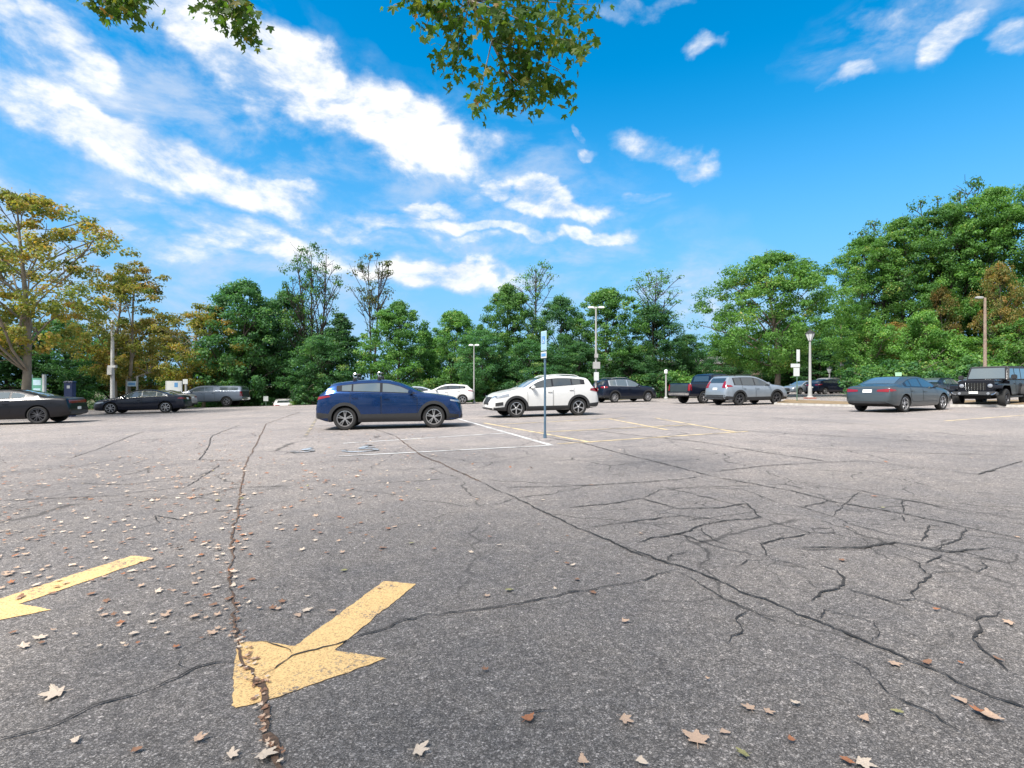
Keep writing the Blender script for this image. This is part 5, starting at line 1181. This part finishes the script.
# ------------------------------------------------------------------ overhanging plane tree and fallen leaves
def lobed(rg, size, curl, lobes=5):
    """one palmate leaf: outline points round the stalk end, with a raised or drooping rim"""
    pts = []
    for k in range(lobes):
        a = R(-112+224*k/(lobes-1)); ln = size*(1.0 if k == lobes//2 else .90 if k in (1, lobes-2) else .62)*rg.uniform(.85, 1.12); w_ = R(30 if lobes > 3 else 40)
        if k: pts.append((a-R(224/(lobes-1)/2), size*rg.uniform(.38, .56)))
        for da, f_ in ((-.62, .66), (-.42, .70), (-.30, .90), (-.16, .84), (0, 1.0), (.16, .86), (.30, .88), (.42, .68), (.60, .64)): pts.append((a+da*w_, ln*f_*rg.uniform(.95, 1.05)))
    V = [(0, 0, 0)]; V += [(r*.55*math.sin(a)*1.05, r*.55*math.cos(a)+.0, 0) for a, r in pts]
    c0, c1 = rg.uniform(-1, 1)*curl, rg.uniform(.3, 1)*curl
    V = [(x, y, (c1*(x*x+y*y)+c0*x*abs(y)*1.2+.35*c0*x*x)/max(size, .01)) for x, y, z in V]
    n = len(pts); return V, [(0, i+1, i+2) for i in range(n-1)]+[(0, n, 1)]
# trunk stands behind and to the left of the camera
L_OVER = leaf_mat('overhead_plane_leaves', [(0, G(.05, .11, .022)), (.5, G(.10, .18, .032)), (.8, G(.20, .22, .045)), (1, G(.36, .20, .06))], .55)
ovr = empty('plane_tree', (-3.6, -3.2, gz(-3.6, -3.2))); tag(ovr, 'plane tree overhead whose lobed leaves hang into the top of the photo', 'tree')
rg = random.Random(21); tb = MB(); O = Vector((-3.6, -3.2, gz(-3.6, -3.2)))
def w2l(p): return tuple(Vector(p)-O)
tb.tube([w2l((-3.6, -3.2, -.2)), w2l((-3.6, -3.2, .3)), w2l((-3.5, -3.1, 2.5)), w2l((-3.3, -2.8, 5.2)), w2l((-3.1, -2.5, 8)), w2l((-2.9, -2.3, 11.5))], [.48, .36, .32, .27, .18, .05], 12, cap=False)
def ray(px, py, d): return ((px-512)/F*d, d, CAM_Z+(384-py)/F*d)
twigs = []       # (start, end) of the leafy twigs, in world space
def branch(pts, r0, r1, n=8):
    k = len(pts); tb.tube([w2l(p) for p in pts], [r0+(r1-r0)*i/(k-1) for i in range(k)], n, cap=False)
# bough that carries the middle cluster and the two left ones
branch([(-3.35, -2.9, 4.6), (-2.6, -.5, 6.4), (-1.6, 2.2, 7.4), (-.7, 4.3, 7.2), ray(455, -60, 5.6), ray(470, 0, 5.7), ray(492, 40, 5.8), ray(505, 70, 5.8), ray(515, 92, 5.8)], .075, .006)
branch([(-3.35, -2.9, 4.6), (-4.0, 0, 6.8), (-4.2, 3.0, 8.2), ray(150, -80, 6.4), ray(120, -20, 6.5), ray(105, 2, 6.5)], .14, .008)
branch([(-4.2, 3.0, 8.2), (-3.6, 4.8, 8.0), ray(215, -50, 6.5), ray(228, 0, 6.5), ray(240, 20, 6.5)], .05, .006)
def dt(a, b): twigs.append((a, b)); tb.tube([w2l(a), w2l(tuple((Vector(a)+Vector(b))/2+Vector((0, 0, .02)))), w2l(b)], [.008, .006, .003], 5, cap=False)
hubs = [((455, -60), (400, 5)), ((455, -60), (425, 30)), ((470, 0), (440, 55)), ((470, 0), (452, 75)), ((492, 40), (478, 105)), ((492, 40), (520, 95)), ((470, 0), (545, 15)), ((492, 40), (560, 70)), ((505, 70), (535, 100)),
 ((455, -60), (560, -10)), ((470, 0), (575, 45)), ((492, 40), (585, 40)), ((492, 40), (550, 45)), ((470, 0), (500, 20)), ((505, 70), (505, 100)), ((470, 0), (520, 40)), ((470, 0), (430, 0)), ((455, -60), (530, 0)), ((492, 40), (570, 95)), ((492, 40), (540, 75)), ((470,0),(590,5)), ((470,0),(450,20)), ((470,0),(410,-5))]
for a, b in hubs:
    dd = rg.uniform(5.4, 6.2); dt(ray(a[0], a[1], 5.7), ray(b[0], b[1], dd))
for a, b in (((120, -20), (98, 4)), ((120, -20), (125, 8)), ((120, -20), (140, 12)), ((105, 2), (92, 0)), ((120, -20), (113, 6)), ((120, -20), (135, -5))): dt(ray(*a, 6.5), ray(*b, 6.5))
for a, b in (((228, 0), (210, 4)), ((228, 0), (235, 30)), ((228, 0), (255, 20)), ((228, 0), (246, 8)), ((215, -50), (190, -4)), ((228, 0), (222, 16)), ((228, 0), (248, 32))): dt(ray(*a, 6.5), ray(*b, 6.5))
# crown above the frame
crown_pts = []
for k in range(78):
    a = rg.uniform(0, 2*math.pi); r = 4.4*rg.random()**.5; x = -2.4+r*math.cos(a); y = -2.6+r*math.sin(a)*1.0; z = rg.uniform(5.4, 9.6)-.07*r*r*.4
    z = max(z, CAM_Z+.7245*max(0, y)*1.0+1.3+max(0, y)*.12)
    if z > 12: continue
    crown_pts.append((x, y, z))
for i, c in enumerate(crown_pts):
    if i % 3 == 0: limb(tb, w2l((-3.3, -2.8, min(9, c[2]*.7))), w2l(c), .06, .01, rg, n=4, k=5)
tk = mesh('trunk', tb.v, tb.f, M_BARKP, ovr, True)
V = []; Fc = []; tone = []
def put_leaf(p, size, curl, hang):
    vs, fs = lobed(rg, size, curl); M = Matrix.Translation(p) @ Matrix.Rotation(rg.uniform(0, 6.28), 4, 'Z') @ Matrix.Rotation(hang, 4, 'X') @ Matrix.Rotation(rg.uniform(-.7, .7), 4, 'Y')
    k = len(V); V.extend([w2l(M @ Vector(v)) for v in vs]); Fc.extend([tuple(a+k for a in f) for f in fs]); t = min(1, max(0, rg.gauss(.4, .22))); tone.extend([t]*len(fs))
for a, b in twigs:
    a = Vector(a); b = Vector(b); ln = (b-a).length
    for k in range(int(34+30*ln)):
        t = min(1.05, rg.random()**.6*.85+.2); p = a+(b-a)*t+Vector((rg.gauss(0, .085), rg.gauss(0, .13), rg.gauss(-.03, .075)))
        put_leaf(p, rg.uniform(.08, .155), rg.uniform(.2, .9), rg.uniform(-2.6, -.9))
for c in crown_pts:
    for k in range(20):
        p = Vector(c)+Vector((rg.gauss(0, .5), rg.gauss(0, .5), rg.gauss(0, .3)))
        if p.z < CAM_Z+.7245*p.y+.45 and p.y > -.5: continue
        put_leaf(p, rg.uniform(.22, .36), .5, rg.uniform(-2.2, -.6))
cr = mesh('crown', V, Fc, L_OVER, ovr); a_ = cr.data.attributes.new('tone', 'FLOAT', 'FACE'); a_.data.foreach_set('value', tone)

# ---- fallen leaves
def litter(name, c, rough=.8):
    return mat(name, c, rough, noise=.22, nscale=45)
FL = {'pale': litter('pale_dry_leaf', (.56, .45, .35)), 'tan': litter('tan_dry_leaf', (.45, .31, .22)), 'brown': litter('brown_dry_leaf', (.23, .12, .07)), 'rust': litter('rust_dry_leaf', (.32, .13, .06)), 'green': litter('olive_dry_leaf', (.26, .24, .10))}
LM = {}
for cn, m in FL.items():
    for q in range(5):
        rq = random.Random(q*13+len(cn)); vs, fs = lobed(rq, 1.0, .22 if q < 3 else .7, 5 if q % 2 == 0 else 3)
        zmin = min(v[2] for v in vs); vs = [(x, y, z-zmin) for x, y, z in vs]
        n0 = len(vs); st = [(-.012, -.02, .02-zmin), (.012, -.02, .02-zmin), (.03, -.42, .01), (.01, -.42, .01)]
        me = bpy.data.meshes.new('fallen_leaf'); me.from_pydata(vs+st, [], fs+[(n0, n0+1, n0+2, n0+3)]); me.materials.append(m); me.update(); LM[(cn, q)] = me
def drop_leaf(px, py, size, cn, q, label, group=None, xy=None):
    x, y = xy or gp(px, py); o = bpy.data.objects.new('fallen_leaf', LM[(cn, q)]); col.objects.link(o)
    o.location = (x, y, gz(x, y)+.012); o.rotation_euler = (rg.uniform(-.12, .12), rg.uniform(-.12, .12), rg.uniform(0, 6.28)); o.scale = (size, size, size)
    tag(o, label, 'fallen leaf', group); return o
NAMED = [
 (58, 695, .115, 'pale', 0, 'largest pale lobed leaf, flat on the asphalt left of the near arrow head'), (75, 742, .05, 'pale', 1, 'small pale leaf low at the bottom left below the large lobed one'),
 (134, 753, .045, 'brown', 3, 'small dark brown curled leaf near the bottom edge at the left'), (197, 742, .065, 'tan', 4, 'curled tan leaf left of the leaf filled crack at the bottom'),
 (231, 758, .06, 'pale', 2, 'pale leaf at the bottom edge just left of the filled crack'), (263, 757, .10, 'pale', 0, 'wide pale leaf lying over the filled crack at the bottom edge'),
 (418, 753, .085, 'pale', 2, 'pale leaf alone at the bottom centre below the arrow'), (527, 722, .075, 'rust', 3, 'curled red brown leaf at the bottom centre'),
 (624, 721, .07, 'tan', 2, 'tan leaf right of the curled red brown leaf'), (697, 743, .105, 'tan', 0, 'biggest tan leaf at the bottom right of centre'),
 (723, 734, .05, 'tan', 1, 'small tan leaf close to the upper right of the biggest tan one'), (745, 757, .06, 'green', 4, 'folded olive leaf by the bottom edge right of the biggest tan one'),
 (640, 763, .055, 'pale', 1, 'pale leaf touching the bottom edge left of the biggest tan one'), (583, 765, .06, 'tan', 3, 'tan leaf touching the bottom edge under the centre'),
 (624, 623, .06, 'tan', 3, 'curled leaf alone in the middle of the plain asphalt'), (750, 711, .06, 'tan', 0, 'left one of a touching pair of tan leaves at the lower right'),
 (767, 714, .055, 'tan', 2, 'right one of a touching pair of tan leaves at the lower right'), (893, 665, .07, 'tan', 0, 'pinkish tan leaf on the long right hand crack'),
 (926, 665, .06, 'brown', 3, 'brown leaf in the long right hand crack'), (963, 703, .075, 'tan', 1, 'oblong tan leaf below the long crack near the right edge'),
 (992, 719, .10, 'tan', 3, 'large curled tan leaf near the right edge, reddish one tucked against it'), (981, 715, .07, 'rust', 4, 'reddish leaf tucked against the large curled tan one near the right edge'),
 (864, 722, .06, 'tan', 3, 'tan curled leaf low on the right below the forked crack'), (899, 714, .05, 'green', 4, 'thin olive leaf right of the low tan curled leaf'),
 (797, 706, .055, 'pale', 4, 'upright pale leaf right of the touching pair'), (792, 742, .045, 'rust', 3, 'small red leaf near the bottom right'), (861, 765, .085, 'pale', 0, 'pale leaf at the bottom edge right of the small red leaf'),
 (848, 764, .06, 'rust', 4, 'pinkish leaf at the bottom edge left of the pale one'), (1000, 662, .055, 'brown', 3, 'brown leaf at the right edge beside the branching crack'), (1010, 624, .07, 'tan', 0, 'tan leaf at the right edge above the branching crack'),
 (935, 611, .05, 'rust', 3, 'small rusty leaf on the short crack at the right'), (122, 624, .065, 'rust', 3, 'red brown curled leaf left of the near arrow among pale ones'), (57, 588, .06, 'rust', 4, 'red brown leaf lying on the far arrow'),
 (161, 554, .05, 'rust', 3, 'red brown leaf at the tip of the far arrow shaft'), (486, 672, .04, 'brown', 4, 'tiny dark leaf right of the near arrow'), (40, 640, .075, 'pale', 2, 'pale leaf at the left above the largest lobed one'),
]
for a in NAMED: drop_leaf(*a)
cand = []
rl = random.Random(99)
def scatter(n, px0, px1, py0, py1, wts, cl=None):
    for _ in range(n):
        px = rl.uniform(px0, px1); u = rl.random(); s0, s1 = 1/(py0-386), 1/(py1-386); py = 386+1/(s0+(s1-s0)*u**(1.0))   # even on the ground
        if cl: px = cl(py)+rl.gauss(0, 1)*(22+.14*(py-386))
        cand.append((*gp(px, py), rl.choices(list(wts), wts.values())[0], rl.uniform(.024, .070)))
W1 = dict(pale=3.4, tan=5, brown=2.6, rust=1.5); W2 = dict(pale=3, tan=4, brown=4, rust=2, green=1)
scatter(1500, -160, 420, 406, 560, W1); scatter(560, -60, 250, 450, 650, W1); scatter(240, 150, 440, 420, 560, W2); scatter(70, 330, 620, 425, 600, W2); scatter(45, 560, 1060, 415, 700, W2)
scatter(110, 0, 0, 430, 640, W2, lambda py: 240+6*math.sin(py*.05)); scatter(60, 380, 500, 434, 484, W2, lambda py: 395+(py-434)*1.76)
scatter(150, -200, 200, 402, 425, W1); scatter(120, 930, 1060, 402, 412, W2)
for _ in range(26):
    bx, by = rl.uniform(-40, 330), rl.uniform(440, 620); g0 = gp(bx, by)
    for _ in range(rl.randint(4, 10)): cand.append((g0[0]+rl.gauss(0, .10+.02*g0[1]), g0[1]+rl.gauss(0, .07+.02*g0[1]), rl.choices(list(W1), W1.values())[0], rl.uniform(.03, .075)))
for _ in range(90):        # crumbs gathered in the filled crack near the camera
    py = rl.uniform(600, 768); px = np.interp(py, [600, 641, 686, 736, 768], [232, 238, 259, 265, 281])+rl.gauss(0, 5); cand.append((*gp(px, py), rl.choice(['tan', 'brown', 'pale', 'brown']), rl.uniform(.012, .035)))
cand = [c for c in cand if c[1] > .8]
cand.sort(key=lambda c: -c[3]/c[1])
nm_far = 300-len(NAMED)
for x, y, cn, s in cand[:nm_far]:
    qx, qy = 512+F*x/y, 384+F*(CAM_Z-gz(x, y))/y
    side = ('just along the leaf filled crack' if abs(qx-235) < 14 else 'above the far arrow' if qy < 556 and qx < 160 else 'between the far arrow and the filled crack' if qx < 222 and qy < 640 else 'low at the left below the far arrow' if qx < 222
        else 'between the filled crack and the near arrow' if qx < 400 and qy < 580 else 'beside the near arrow' if qx < 400 else 'on the plain asphalt at the centre' if qx < 640 else 'among the cracks at the right')
    drop_leaf(0, 0, s, cn, rl.randint(0, 4), {'pale': 'small pale dry leaf', 'tan': 'small tan dry leaf', 'brown': 'small dark brown dry leaf', 'rust': 'small rust red dry leaf', 'green': 'small olive dry leaf'}[cn]+' '+side, cn+' leaves '+side, (x, y))
V = []; Fc = []; MI = []; order = list(FL)
for x, y, cn, s in cand[nm_far:]:
    me = LM[(cn, rl.randint(0, 4))]; M = Matrix.Translation((x, y, gz(x, y)+.012+(.13 if y > 24 and x > 20 else 0))) @ Matrix.Rotation(rl.uniform(0, 6.28), 4, 'Z') @ Matrix.Rotation(rl.uniform(-.2, .2), 4, 'X'); k = len(V)
    V += [tuple(M @ (v.co*s*1.15)) for v in me.vertices]; f_ = [tuple(a+k for a in p.vertices) for p in me.polygons]; Fc += f_; MI += [order.index(cn)]*len(f_)
o = mesh('leaf_litter', V, Fc, [FL[k] for k in order], idx=MI); tag(o, 'scattered dry leaves farther out on the lot', 'leaf litter', kind='stuff')
